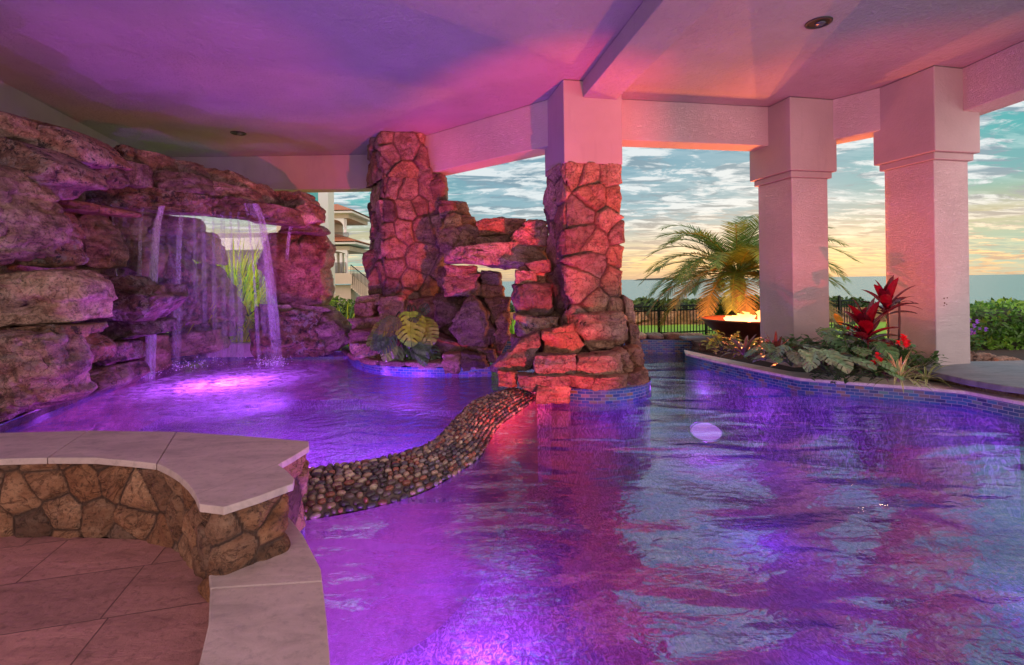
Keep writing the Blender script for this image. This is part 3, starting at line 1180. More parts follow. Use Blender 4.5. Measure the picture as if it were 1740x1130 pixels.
# ---- C0 stone chimney mass with lintel and window hole
E0 = empty("stone_grotto_wall", (-2.0, 9.6, 0), "tall stepped red fieldstone wall with a stone lintel over a window hole, behind the monstera", "stone wall")
a0 = P(655, 480, 9.55)
b0 = P(752, 480, 9.75)
l0 = P(628, 480, 10.35)
fp = [Vector((a0.x, a0.y)), Vector((b0.x, b0.y)), Vector((b0.x - .1, 10.6)), Vector((l0.x, l0.y + .25))]
m1 = MB()
keep = []
for x, y in [(245, 370), (345, 350), (330, 430), (410, 420), (485, 400), (270, 510), (400, 560), (275, 600), (360, 660), (440, 700), (262, 690), (335, 735),
             (350, 260), (285, 235), (440, 270), (250, 440), (395, 330), (470, 330)]:
    px, py = 560 + x / 2.568, 220 + y / 2.568
    keep.append(((px - 655) / 97 * (fp[1] - fp[0]).length, 1.5 + (479 - py) / 850 * 9.6))
cladding(m1, fp, -.4, 3.52, r=.42, seed=9, closed=True, bulge=.08, res=.022, tilt=.2, keep=keep, edge=.024)
t0 = P(718, 300, 9.66)
fp2 = [Vector((a0.x - .02, a0.y)), Vector((t0.x, t0.y)), Vector((t0.x, 10.5)), Vector((l0.x, l0.y + .2))]
cladding(m1, fp2, 3.50, ZC - .012, r=.40, seed=12, closed=True, bulge=.10, res=.024, tilt=.2)
m1.build("stone_cladding", M_CLAD, E0)
GRO = [
    ([(745, 455), (850, 462), (860, 530), (848, 600), (745, 605)], 9.3, .32), ([(752, 388), (935, 385), (935, 425), (752, 430)], 9.0, .3),
    ([(715, 300), (755, 310), (762, 380), (715, 380)], 9.95, .3),
    ([(712, 284), (735, 288), (738, 318), (712, 318)], 9.8, .3), ([(732, 298), (758, 300), (760, 342), (734, 342)], 9.85, .3),
    ([(745, 343), (794, 346), (799, 366), (750, 368)], 9.75, .4), ([(782, 366), (806, 370), (815, 386), (784, 387)], 9.6, .3),
    ([(757, 366), (786, 366), (786, 390), (757, 392)], 9.5, .3), ([(780, 386), (798, 381), (813, 391), (811, 417), (784, 420)], 9.0, .3),
    ([(745, 389), (784, 386), (789, 420), (750, 427)], 9.1, .35), ([(811, 378), (840, 370), (893, 374), (888, 388), (870, 401), (815, 401)], 8.7, .35),
    ([(866, 404), (899, 374), (930, 379), (930, 418), (868, 415)], 8.3, .35), ([(807, 398), (829, 407), (868, 399), (868, 417), (812, 420)], 8.7, .35),
    ([(757, 448), (757, 431), (782, 421), (891, 414), (940, 416), (940, 446), (887, 456), (778, 446)], 8.4, .48),
    ([(757, 450), (809, 452), (815, 470), (760, 472)], 8.9, .35), ([(755, 470), (813, 466), (820, 502), (757, 503)], 8.85, .4),
    ([(817, 459), (851, 463), (853, 486), (820, 483)], 9.0, .35), ([(816, 482), (855, 485), (858, 507), (817, 503)], 9.0, .38),
    ([(740, 500), (800, 500), (802, 560), (745, 570)], 9.3, .35),
    ([(776, 534), (801, 502), (827, 522), (846, 559), (842, 580), (809, 596), (788, 588), (757, 559)], 8.6, .4),
    ([(826, 506), (866, 506), (866, 534), (850, 572), (832, 545)], 8.9, .35), ([(846, 530), (866, 530), (866, 572), (848, 606), (838, 588)], 8.7, .3),
    ([(784, 596), (827, 603), (828, 629), (780, 631)], 8.35, .3), ([(752, 600), (784, 598), (784, 632), (756, 632)], 8.3, .28),
    ([(805, 588), (842, 592), (844, 616), (822, 612)], 8.5, .3), ([(729, 562), (794, 584), (796, 604), (729, 602)], 8.75, .35),
    ([(609, 504), (650, 499), (652, 518), (612, 518)], 9.7, .4), ([(607, 515), (640, 511), (640, 541), (609, 541)], 9.6, .4),
    ([(599, 541), (650, 537), (650, 561), (601, 560)], 9.5, .4), ([(597, 559), (655, 558), (655, 584), (601, 584)], 9.3, .45),
    ([(597, 582), (659, 581), (663, 606), (601, 606)], 9.1, .45), ([(650, 578), (740, 582), (745, 606), (655, 606)], 9.1, .4),
    ([(648, 505), (690, 500), (690, 560), (650, 565)], 9.55, .3), ([(688, 510), (745, 505), (745, 570), (690, 570)], 9.5, .3),
    ([(632, 470), (648, 440), (655, 480), (650, 506), (630, 506)], 9.95, .35), ([(620, 430), (648, 420), (652, 470), (626, 474)], 10.1, .35),
]
for poly, dep, th in GRO:
    boulder(poly, dep, th, "boulder", M_CLADB, E0)
# planter kerb with tile under the grotto
kerb_px = [(590, 604), (602, 618), (630, 628), (670, 633), (745, 635), (835, 634)]
kp = smooth_path([G(x, y, 0) for x, y in kerb_px], 6)
m1 = MB()
strip(m1, [(p.x, p.y - .01) for p in kp], -.06, .10)
m1.build("tile_band", M_TILE, E0)
m1 = MB()
prism(m1, [(p.x, p.y) for p in kp] + [(-.5, 9.6), (-3.0, 10.4)], -.6, .095)
m1.build("planter_bed", M_SOIL, E0, False)
for i in range(0, len(kp) - 5, 5):
    a, b = kp[i], kp[min(i + 5, len(kp) - 1)]
    if i > 20:
        break
    m1 = MB()
    vi, fi = ico(4)
    c = (a + b) / 2
    ang = math.atan2(b.y - a.y, b.x - a.x)
    L = (b - a).length
    q = np.sign(vi) * np.abs(vi) ** .5 * np.array([L * .52, .17, .055])
    q += vi * (fbm(q * 5 + i, 4) * .05)[:, None]
    x = q[:, 0] * cos(ang) - q[:, 1] * sin(ang)
    y = q[:, 0] * sin(ang) + q[:, 1] * cos(ang)
    m1.add(np.stack([x + c.x, y + c.y + .13, q[:, 2] + .145], 1), fi)
    m1.build("kerb_stone", M_CLADB, E0)

# ================================================================== WATERFALL ROCK WALL
ER = empty("waterfall_rock_wall", (-6.0, 8.0, 0), "dark boulder wall with an overhanging ledge that the waterfall runs off", "rock wall")


def wd(px, back=0.0):
    return min(10.0, max(4.9, 3374 / (652.4 - px))) + back


m1 = MB()
bp = [(-5.45, 4.3), (-5.75, 5.0), (-6.1, 6.2), (-6.45, 7.4), (-7.0, 9.2), (-7.2, 10.3)]
cladding(m1, [Vector(p) for p in bp], -.6, 3.2, r=.40, seed=21, bulge=.16, res=.035, jw=.06, tilt=.3)
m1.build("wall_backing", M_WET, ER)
ROCKS = [
    # outline, depth, half thickness, wet
    ([(-60, 196), (16, 195), (46, 205), (54, 238), (27, 240), (-60, 246)], 5.9, .45, 0),
    ([(50, 204), (117, 219), (129, 233), (52, 220)], 6.5, .4, 0),
    ([(48, 216), (117, 223), (142, 236), (161, 277), (101, 276), (58, 255)], 6.3, .45, 0),
    ([(-40, 238), (27, 238), (80, 255), (107, 275), (131, 285), (136, 311), (97, 320), (88, 333), (64, 335), (33, 314), (14, 291), (-40, 278)], 5.75, .5, 0),
    ([(-70, 262), (16, 292), (36, 317), (55, 350), (72, 392), (67, 413), (37, 442), (-70, 455)], 5.25, .5, 0),
    ([(38, 448), (80, 401), (106, 398), (119, 437), (112, 449), (74, 453)], 5.9, .35, 0),
    ([(136, 297), (159, 279), (188, 282), (200, 302), (189, 317), (159, 317)], 7.0, .35, 0),
    ([(115, 223), (149, 231), (188, 264), (204, 283), (157, 283)], 7.0, .4, 0),
    ([(198, 274), (212, 252), (228, 252), (240, 268), (236, 280), (201, 280)], 8.0, .35, 0),
    ([(195, 283), (214, 279), (216, 316), (190, 316)], 7.8, .3, 0),
    ([(210, 286), (226, 275), (242, 277), (244, 315), (226, 320), (212, 315)], 7.6, .3, 0),
    ([(236, 273), (255, 262), (283, 264), (290, 284), (283, 297), (255, 296), (237, 287)], 8.1, .35, 0),
    ([(238, 288), (262, 294), (262, 320), (238, 320)], 8.0, .3, 0),
    ([(285, 276), (335, 277), (343, 299), (290, 298)], 8.5, .35, 0),
    ([(256, 305), (266, 295), (343, 298), (354, 331), (329, 331), (266, 320)], 8.1, .4, 0),
    ([(341, 288), (398, 292), (432, 313), (427, 323), (353, 316)], 8.9, .4, 0),
    ([(350, 321), (372, 311), (425, 321), (443, 347), (414, 343), (354, 333)], 8.6, .4, 0),
    ([(434, 318), (450, 314), (475, 346), (446, 352)], 9.1, .35, 0),
    ([(464, 327), (517, 326), (549, 360), (544, 377), (506, 355), (472, 348)], 9.4, .4, 0),
    ([(502, 357), (524, 346), (545, 375), (519, 387), (497, 384)], 9.1, .35, 0),
    # the ledge
    ([(56, 331), (114, 316), (191, 316), (266, 321), (345, 331), (345, 362), (266, 360), (191, 352), (110, 343)], 8.0, .62, 1),
    ([(300, 326), (356, 332), (414, 339), (503, 355), (512, 384), (430, 377), (330, 362), (298, 358)], 8.75, .62, 1),
    ([(20, 318), (70, 326), (120, 340), (215, 356), (215, 366), (120, 360), (50, 350)], 6.9, .5, 1),
    ([(495, 378), (545, 383), (556, 394), (540, 399), (480, 396)], 9.4, .5, 1),
    # right pillar
    ([(462, 397), (540, 390), (560, 424), (554, 495), (547, 522), (469, 515), (457, 452)], 9.9, .5, 1),
    ([(444, 516), (560, 520), (565, 530), (444, 530)], 9.85, .5, 0),
    ([(432, 524), (547, 528), (556, 600), (442, 612), (434, 558)], 9.75, .5, 1),
    ([(540, 526), (567, 528), (593, 559), (598, 580), (567, 597), (550, 600)], 9.9, .45, 0),
    # cave back
    ([(96, 361), (159, 364), (185, 406), (197, 435), (188, 455), (155, 453), (124, 419)], 7.4, .4, 1),
    ([(62, 361), (92, 358), (117, 405), (94, 403), (72, 384)], 6.3, .35, 1),
    ([(181, 382), (209, 380), (207, 416), (195, 418)], 8.3, .35, 1),
    ([(209, 404), (241, 397), (270, 432), (258, 470), (209, 448)], 8.6, .4, 1),
    ([(150, 362), (240, 366), (232, 400), (180, 400)], 8.4, .35, 1),
    ([(236, 366), (330, 372), (322, 402), (240, 404)], 9.5, .4, 1),
    ([(268, 397), (297, 417), (332, 467), (330, 478), (264, 464)], 9.2, .4, 1),
    ([(330, 393), (354, 396), (375, 435), (374, 450), (319, 438), (303, 420)], 9.9, .4, 0),
    ([(295, 380), (335, 376), (333, 412), (300, 420)], 10.0, .4, 1),
    # shelves
    ([(-60, 457), (127, 459), (152, 480), (152, 543), (80, 551), (-60, 559)], 5.75, .5, 0),
    ([(144, 465), (226, 470), (255, 488), (294, 483), (298, 506), (257, 541), (147, 543)], 7.4, .5, 1),
    ([(290, 465), (350, 446), (352, 546), (290, 562)], 9.6, .4, 1),
    ([(343, 446), (367, 455), (407, 528), (400, 556), (346, 546)], 9.9, .38, 0),
    ([(-60, 557), (145, 550), (145, 567), (-60, 572)], 5.7, .45, 0),
    ([(-70, 568), (80, 568), (108, 618), (109, 673), (53, 698), (-70, 738)], 5.35, .5, 0),
    ([(104, 605), (119, 573), (149, 568), (169, 589), (167, 615), (104, 628)], 6.4, .35, 1),
    ([(60, 566), (122, 566), (112, 604), (92, 608)], 6.1, .35, 0),
    ([(106, 650), (133, 629), (193, 621), (204, 654), (133, 675), (106, 677)], 6.5, .38, 1),
    ([(189, 623), (221, 616), (238, 636), (209, 656)], 7.6, .35, 1),
    ([(157, 542), (281, 542), (286, 564), (196, 578), (157, 576)], 7.7, .42, 1),
    ([(165, 580), (222, 580), (226, 610), (183, 618), (165, 606)], 7.4, .35, 1),
    ([(221, 572), (270, 571), (270, 630), (232, 634)], 8.4, .38, 1),
    ([(266, 571), (372, 560), (379, 595), (300, 606), (266, 620)], 9.5, .38, 1),
    ([(290, 555), (395, 545), (395, 572), (290, 575)], 9.75, .35, 1),
]
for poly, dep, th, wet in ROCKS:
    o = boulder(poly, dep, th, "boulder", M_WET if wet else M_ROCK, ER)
    nm = None
# tile line of the spa along the rock wall and the back
tl = [G(0, 738, 0) + Vector((-1.5, -2.2, 0)), G(0, 738, 0), G(120, 686, 0), G(220, 645, 0), G(300, 616, 0), G(360, 607, 0), G(440, 607, 0), G(592, 605, 0)]
tl = [(p.x, p.y) for p in tl]
m1 = MB()
strip(m1, tl, -.07, .10)
m1.build("tile_band", M_TILE, ER)
m1 = MB()
prism(m1, tl + [(-3.0, 10.6), (-7.2, 10.6), (-7.4, 3.2)], -.9, .09)
m1.build("rock_footing", M_WET, ER, False)
m1 = MB()
box(m1, (P(405, 594, 10.3).x, 10.35, .17), (1.2, .3, .28))
m1.build("sill_stone", M_CAP, ER, False, .01)

# ---- falling water
EW = empty("waterfall", (-5.0, 8.3, 0), "white veil of water falling from the rock ledge into the purple pool", "waterfall")


def fallpath(xt, yt, dt, xb, yb, n=14):
    a, b = P(xt, yt, dt), G(xb, yb, 0.0)
    out = []
    for i in range(n + 1):
        u = i / n
        z = a.z + (b.z - a.z) * u
        k = math.sqrt(u)
        out.append(Vector((a.x + (b.x - a.x) * k, a.y + (b.y - a.y) * k, z)))
    return out


def stream(xt, yt, dt, xb, yb, w0, w1, name="water_stream", dens=1.0):
    p = fallpath(xt, yt, dt, xb, yb)
    mb_ = MB()
    n = 12
    v, f, c = [], [], []
    for i, q in enumerate(p):
        u = i / (len(p) - 1)
        r = w0 + (w1 - w0) * u
        r *= 1 + .15 * sin(9 * u + xt)
        for k in range(n):
            th = 2 * pi * k / n
            v.append((q.x + r * cos(th), q.y + r * .35 * sin(th), q.z))
            c.append((dens * (1 - .3 * u), 0, 0))
    for i in range(len(p) - 1):
        for k in range(n):
            f.append([i * n + k, i * n + (k + 1) % n, (i + 1) * n + (k + 1) % n, (i + 1) * n + k])
    mb_.add(v, f, np.array(c))
    return mb_.build(name, M_FALL, EW)


rs_ = random.Random(4)
for k in range(9):
    o_ = rs_.gauss(0, 1)
    stream(274 + o_ * 3, 350, 7.55 + rs_.uniform(-.05, .05), 251 + o_ * 7, 640 + rs_.uniform(-4, 4), .012 + .015 * rs_.random(), .025 + .05 * rs_.random(), dens=.45 + .5 * rs_.random())
for k in range(10):
    o_ = rs_.gauss(0, 1)
    stream(428 + o_ * 6, 346, 8.25 + rs_.uniform(-.06, .06), 463 + o_ * 11, 620 + rs_.uniform(-4, 4), .012 + .02 * rs_.random(), .03 + .06 * rs_.random(), dens=.3 + .45 * rs_.random())
stream(213, 350, 7.5, 212, 610, .03, .06, dens=.8)
stream(188, 345, 7.4, 205, 640, .012, .03, dens=.7)
stream(310, 358, 7.9, 300, 628, .04, .09, dens=.6)
stream(242, 352, 7.6, 236, 632, .03, .06, dens=.6)
for x in (330, 345, 362, 378, 392, 405):
    stream(x, 360, 8.2, x + 4, 618 - abs(x - 370) * .05, .02 + .02 * rnd.random(), .05 + .03 * rnd.random(), dens=.25 + .2 * rnd.random())
stream(498, 372, 8.8, 480, 610, .03, .06, dens=.7)


def curtain(x0, x1, yt0, yt1, dt0, dt1, yb0, yb1, dens):
    mb_ = MB()
    nx, nz = 26, 14
    v, c = [], []
    for i in range(nx + 1):
        u = i / nx
        p = fallpath(x0 + (x1 - x0) * u, yt0 + (yt1 - yt0) * u, dt0 + (dt1 - dt0) * u, x0 + (x1 - x0) * u, yb0 + (yb1 - yb0) * u, nz)
        for k, q in enumerate(p):
            v.append((q.x, q.y + .03 * sin(i * 1.3), q.z))
            c.append((dens * (1 - .75 * k / nz), 0, 0))
    f = [[i * (nz + 1) + k, (i + 1) * (nz + 1) + k, (i + 1) * (nz + 1) + k + 1, i * (nz + 1) + k + 1] for i in range(nx) for k in range(nz)]
    mb_.add(v, f, np.array(c))
    mb_.build("water_curtain", M_FALL, EW)


curtain(196, 300, 352, 357, 7.55, 7.75, 634, 626, .4)
curtain(300, 425, 360, 370, 7.9, 8.4, 626, 616, .42)
curtain(425, 470, 352, 372, 8.3, 8.5, 618, 616, .3)

m1 = MB()
vi, fi = ico(1)
for k in range(420):
    cxp, cyp, sp_ = rs_.choice([(465, 621, .30), (465, 621, .30), (251, 640, .22), (350, 622, .6), (300, 628, .35)])
    c_ = G(cxp, cyp, 0)
    hh = abs(rs_.gauss(0, .09))
    m1.add(vi * rs_.uniform(.004, .012) + np.array([c_.x + rs_.gauss(0, sp_ * .6), c_.y + rs_.gauss(0, .18) - .05, .012 + hh]), fi, (1, 0, 0))
tag(m1.build("spray", plain("spray_water", (.85, .85, .9), .2), EW), None, None, None, 'stuff')

# foam where it lands
m1 = MB()
nx = 40
v, c = [], []
cxy = [(G(420, 640, 0), 1.5, .95), (G(330, 655, 0), 1.3, 1.0), (G(265, 645, 0), .8, .9), (G(375, 690, 0), .9, .75)]
xs = np.linspace(-5.7, -1.6, nx + 1)
ys = np.linspace(5.2, 10.0, nx + 1)
for x in xs:
    for y in ys:
        k = max(max(0, 1 - ((x - p.x) ** 2 + (y - p.y) ** 2) / r ** 2) * a for p, r, a in cxy)
        v.append((x, y, .006))
        c.append((k, 0, 0))
f = [[i * (nx + 1) + j, (i + 1) * (nx + 1) + j, (i + 1) * (nx + 1) + j + 1, i * (nx + 1) + j + 1] for i in range(nx) for j in range(nx)]
m1.add(v, f, np.array(c))
tag(m1.build("foam", M_FOAM, None), "white foam churning where the waterfall meets the pool", None, None, 'stuff')

# ================================================================== PEBBLE WEIR
EP = empty("pebble_weir", tuple(wMid[NW // 2]), "curving low dam covered in dark river pebbles between the two water levels", "pebble wall")


def weir_pt(t, v):
    i = t * (NW - 1)
    k = min(int(i), NW - 2)
    a = wA[k].lerp(wA[k + 1], i - k)
    b = wBp[k].lerp(wBp[k + 1], i - k)
    p = a.lerp(b, v)
    zt = .0 if v <= .0 else 0
    prof = .085 * (max(0, sin(pi * min(1, max(0, v * .86 + .10))))) ** .7
    p.z = (0.0 * (1 - v) + ZL * v) - .02 + prof
    return p


m1 = MB()
nv = 16
v, f = [], []
for i in range(NW):
    for j in range(nv + 1):
        p = weir_pt(i / (NW - 1), j / nv)
        v.append((p.x, p.y, p.z - .012))
for i in range(NW - 1):
    for j in range(nv):
        f.append([i * (nv + 1) + j, (i + 1) * (nv + 1) + j, (i + 1) * (nv + 1) + j + 1, i * (nv + 1) + j + 1])
m1.add(v, f)
for path, z0, z1 in ((wA, ZB, -.0), (wBp, ZB, ZL - .0)):
    vv, ff = [], []
    for p in path:
        vv += [(p.x, p.y, z0), (p.x, p.y, z1)]
    for i in range(NW - 1):
        ff.append([2 * i, 2 * i + 2, 2 * i + 3, 2 * i + 1])
    m1.add(vv, ff)
m1.build("mortar_core", plain("weir_mortar", (.20, .16, .135), .85, 0, 30, .5), EP)
PC = [(.05, .04, .045), (.10, .07, .065), (.22, .14, .10), (.30, .20, .14), (.16, .13, .13), (.26, .10, .065), (.36, .28, .20), (.07, .06, .075), (.13, .05, .04)]
m1 = MB()
vi, fi = ico(2)
Lw = sum((a - b).length for a, b in zip(wMid, wMid[1:]))
rows = 13
for r_ in range(rows):
    v0 = (r_ + .5) / rows
    s = rnd.random() * .06
    while s < Lw:
        L = rnd.uniform(.034, .09)
        t = min(1, (s + L / 2) / Lw)
        vvv = v0 + rnd.uniform(-.014, .014)
        p = weir_pt(t, vvv)
        pt = weir_pt(min(1, t + .01), vvv) - weir_pt(max(0, t - .01), vvv)
        pv = weir_pt(t, min(1, vvv + .04)) - weir_pt(t, max(0, vvv - .04))
        width = (weir_pt(t, 1) - weir_pt(t, 0)).length / rows
        t_, b_ = pt.normalized(), pv.normalized()
        ang = rnd.uniform(-.3, .3)
        t2 = t_ * cos(ang) + b_ * sin(ang)
        n_ = t_.cross(b_).normalized()
        b2 = n_.cross(t2)
        A = np.array([t2 * (L * .47), b2 * (width * rnd.uniform(.40, .52)), n_ * rnd.uniform(.016, .028)])
        q = (np.sign(vi) * np.abs(vi) ** .85) @ A + np.array(p)
        cc = np.array(rnd.choice(PC)) * rnd.uniform(1.0, 1.9)
        m1.add(q, fi, cc)
        s += L * rnd.uniform(.98, 1.12)
tag(m1.build("pebbles", M_PEB, EP), None, None, None, 'stuff')

# ================================================================== BENCH WALL, SLAB
EB = empty("bench_wall", (-2.4, 3.1, -.05), "curved low fieldstone seat wall with a pale stone cap at lower left", "low wall")
capf = [(525, 749), (526, 758), (500, 774), (473, 789), (486, 797), (501, 812), (499, 821), (440, 843), (380, 862), (338, 857), (330, 838), (318, 822), (303, 808),
        (285, 797), (266, 788), (220, 783), (160, 778), (80, 778), (0, 780)]
cap = [G(x, y, .45) for x, y in [(0, 735), (150, 731), (300, 733), (410, 740)] + capf]
left0, left1 = cap[0] + Vector((-3.2, -.15, 0)), cap[-1] + Vector((-3.2, -.15, 0))
cap_poly = [(p.x, p.y) for p in [left0] + cap + [left1]]
m1 = MB()
# the cap is three laid slabs
cb, cf = cap_poly[1:5], cap_poly[5:]
ia = next(i for i, q in enumerate(capf) if q == (266, 788))
ib = next(i for i, q in enumerate(capf) if q == (80, 778))
for piece in ([cb[2], cb[3]] + cf[:ia + 1], [cb[1], cb[2]] + cf[ia:ib + 1], [cap_poly[0], cb[0], cb[1]] + cf[ib:]):
    m1 = MB()
    prism(m1, offset_poly(piece, .0025), .41, .45)
    m1.build("cap_slab", M_CAP, EB, False, .005)
body = offset_poly(cap_poly, .05)
m1 = MB()
prism(m1, offset_poly(cap_poly, .12), -1.2, .405)
m1.build("wall_core", M_SOIL, EB, False)
m1 = MB()
path = [Vector(p) for p in body[5:-1]]
path = [Vector((p[0], p[1])) for p in body[4:]]
bk = [p for p in path]
cladding(m1, bk[::-1], -.06, .408, r=.19, seed=37, bulge=.035, res=.012, jw=.016, round_=.03, tilt=.08)
m1.build("stone_facing", M_WALL, EB)

ES = empty("coping_slab", (-.9, 2.0, -.1), "pale stone pool coping slab beside the bench wall in the lower foreground", "coping")
slab_l = [G(x, y, .1) for x, y in [(352, 952), (356, 1000), (353, 1060), (334, 1140)]]
slab_poly = [(p.x, p.y) for p in slab_r] + [(-.60, 1.2), (-.58, .4), (-1.05, .4), (-1.1, 1.2)] + [(p.x, p.y) for p in slab_l[::-1]]
sm_r = slab_r[4].lerp(slab_r[5], .3)
tupl = lambda q: [(p[0], p[1]) for p in q]
for piece in (tupl(slab_r[:5]) + tupl([sm_r, slab_l[1], slab_l[0]]), tupl([sm_r] + slab_r[5:]) + [(-.60, 1.2), (-.58, .4), (-1.05, .4), (-1.1, 1.2)] + tupl(slab_l[:0:-1])):
    m1 = MB()
    prism(m1, offset_poly(piece, .0025), .06, .1)
    m1.build("slab_top", M_CAP, ES, False, .007)
m1 = MB()
prism(m1, offset_poly(slab_poly, .06), -1.2, .058)
m1.build("slab_base", M_PLASTER, ES, False)
m1 = MB()
lp = [(p.x + .02, p.y) for p in slab_l] + [(-1.1, 1.2), (-1.05, .4)]
cladding(m1, [Vector(p) for p in lp], -.06, .058, r=.15, seed=35, bulge=.03, res=.014, jw=.016, round_=.03, tilt=.06)
m1.build("stone_facing", M_WALL, ES)

# ================================================================== PLANTER COPING, DARK SLAB, FAR EDGE
EC = empty("planter_coping", (5, 7, 0), "pale coping with blue glass tile below, edging the planting bed at right", "coping")
m1 = MB()
back_c = [p + Vector((.14, .5, 0)) for p in cope_f]
prism(m1, [(p.x, p.y) for p in cope_f] + [(p.x, p.y) for p in back_c[::-1]], ZCP - .045, ZCP)
m1.build("coping_top", M_COPE, EC, False, .01)
m1 = MB()
strip(m1, [(3.75, 10.3), (cope_f[0].x + .05, cope_f[0].y + .1)] + [(p.x, p.y + .045) for p in cope_f], ZL - .07, ZCP - .045)
m1.build("tile_band", M_TILE, EC)

ED = empty("stone_step_slab", (7, 6, .1), "broad dark wet stone slab overhanging the pool at the right edge", "stone slab")
sp = [(1558, 622), (1578, 630), (1640, 644), (1700, 654), (1745, 660)]
sb = [(1640, 614), (1600, 617), (1575, 619)]
zs = .24
sl = [G(x, y, zs) for x, y in sp] + [Vector((7.2, 4.6, 0)), Vector((10, 3.8, 0)), Vector((10, 7.6, 0))] + [G(x, y, zs) for x, y in [(1740, 612)] + sb]
m1 = MB()
prism(m1, [(p.x, p.y) for p in sl], zs - .075, zs)
m1.build("slab_top", M_SLABD, ED, False, .012)
m1 = MB()
prism(m1, offset_poly([(p.x, p.y) for p in sl], .22), -.4, zs - .078)
m1.build("slab_base", M_CLADB, ED, False)

EF = empty("far_pool_edge", (2, 11.3, 0), "far pool edge of stacked stone over deep blue tile, below the black fence", "pool edge")
m1 = MB()
strip(m1, [(p.x, p.y) for p in far_wall], ZL - .3, .17)
m1.build("tile_band", M_TILE, EF)
m1 = MB()
prism(m1, [(p.x, p.y + .02) for p in far_wall] + [(4.1, 11.6), (-.3, 11.7)], -1.2, .16)
m1.build("edge_core", M_CLADB, EF, False)
x = -.25
while x < 4.0:
    L = rnd.uniform(.3, .6)
    yb_ = 11.2 if x < 2.4 else 11.05
    m1 = MB()
    vi, fi = ico(3)
    q = np.sign(vi) * np.abs(vi) ** .5 * np.array([L * .5, .2, .055 + .02 * rnd.random()])
    q += vi * (fbm(q * 5 + x, 4) * .06)[:, None]
    m1.add(q + np.array([x + L / 2, yb_ + .18, .22]), fi)
    m1.build("edge_stone", M_CLADB, EF)
    x += L * 1.0
m1 = MB()
q0 = P(1195, 577, 10.6)
box(m1, (q0.x + .2, 10.55, .25), (1.3, .5, .05))
m1.build("grey_ledge", M_SLABD, EF, False, .01)
boulder([(1180, 580), (1215, 577), (1222, 602), (1186, 604)], 10.2, .3, "edge_stone", M_CLADB, EF)

# ================================================================== FIRE BOWL
EFB = empty("fire_bowl", (FIRE[0], FIRE[1], .2), "wide copper fire bowl with a burning flame, half hidden by a stucco column", "fire bowl")
m1 = MB()
prof = [(.30, .22), (.42, .24), (.60, .36), (.78, .52), (.90, .66), (.93, .685), (.90, .70), (.84, .66), (.70, .55), (.3, .5), (.0, .5)]
n = 48
v, f = [], []
for r, z in prof:
    for k in range(n):
        a = 2 * pi * k / n
        v.append((FIRE[0] + r * cos(a), FIRE[1] + r * sin(a), z))
for i in range(len(prof) - 1):
    for k in range(n):
        f.append([i * n + k, i * n + (k + 1) % n, (i + 1) * n + (k + 1) % n, (i + 1) * n + k])
m1.add(v, f)
m1.build("bowl", M_COPPER, EFB)
m1 = MB()
box(m1, (FIRE[0], FIRE[1], .12), (.8, .8, .24))
m1.build("pedestal", M_CLADB, EFB, False, .02)
m_fl, T = new_mat("flame")
pos = T.n('ShaderNodeNewGeometry').outputs['Position']
sz = T.n('ShaderNodeSeparateXYZ', i_0=pos).outputs[2]
cr = T.ramp(T.n('ShaderNodeMapRange', i_0=sz, i_1=.6, i_2=1.15).outputs[0], [(0.0, (1, .62, .25)), (.35, (1, .45, .10)), (1, (1, .18, .02))])
finish(T, T.n('ShaderNodeEmission', i_0=cr, i_1=2.4).outputs[0])
m1 = MB()
for k in range(9):
    fx, fy = FIRE[0] + rnd.uniform(-.42, .32), FIRE[1] + rnd.uniform(-.3, .3)
    hgt = rnd.uniform(.14, .36) * (1.1 - abs(fx - FIRE[0] - .05))
    p_ = [(fx, fy, .60)]
    for j in range(1, 6):
        p_.append((fx + .05 * sin(j * 1.7 + k) * j / 3, fy + .03 * cos(j * 2 + k), .60 + hgt * j / 5))
    tube(m1, p_, [.10, .12, .10, .07, .035, .004], 9)
m1.build("flame", m_fl, EFB)

# ---- pool light fixtures under water
mL = emit("lit_lens", (.52, .20, 1.0), .75)
lab = {3: ("round pool light shining under the coping slab in the lower foreground", (.75, .35, 0)), 4: ("round pool light glowing under the water in front of the planting bed", (0, 0, 1))}
for i, (lb, nrm) in lab.items():
    loc = Vector(POOL_LIGHTS[i][0])
    if i == 3:
        pl = Vector((slab_r[6].x + .06, 2.05, -.55))
        nn_ = Vector((1, .15, .1)).normalized()
    else:
        pl = G(1200, 736, ZB + .14)
        nn_ = Vector((-.1, -.35, .95)).normalized()
    e = empty("pool_light", pl, lb, "pool light", "underwater pool lights")
    a = nn_.orthogonal().normalized()
    b = nn_.cross(a)
    m1 = MB()
    r = .13 if i == 3 else .24
    n = 28
    v = [(pl + a * (r * cos(2 * pi * k / n)) + b * (r * sin(2 * pi * k / n)) + nn_ * .03)[:] for k in range(n)] + [(pl + nn_ * .06)[:]]
    m1.add(v, [[k, (k + 1) % n, n] for k in range(n)])
    m1.build("lens", mL, e)
    m1 = MB()
    tube(m1, [(pl + a * (r * 1.08 * cos(2 * pi * k / n)) + b * (r * 1.08 * sin(2 * pi * k / n)) + nn_ * .02)[:] for k in range(n + 1)], .025, 8)
    m1.build("rim", plain("steel", (.5, .5, .52), .3, 1), e)


# ================================================================== PLANTS
def gz(px, py, z):
    return G(px, py, z)


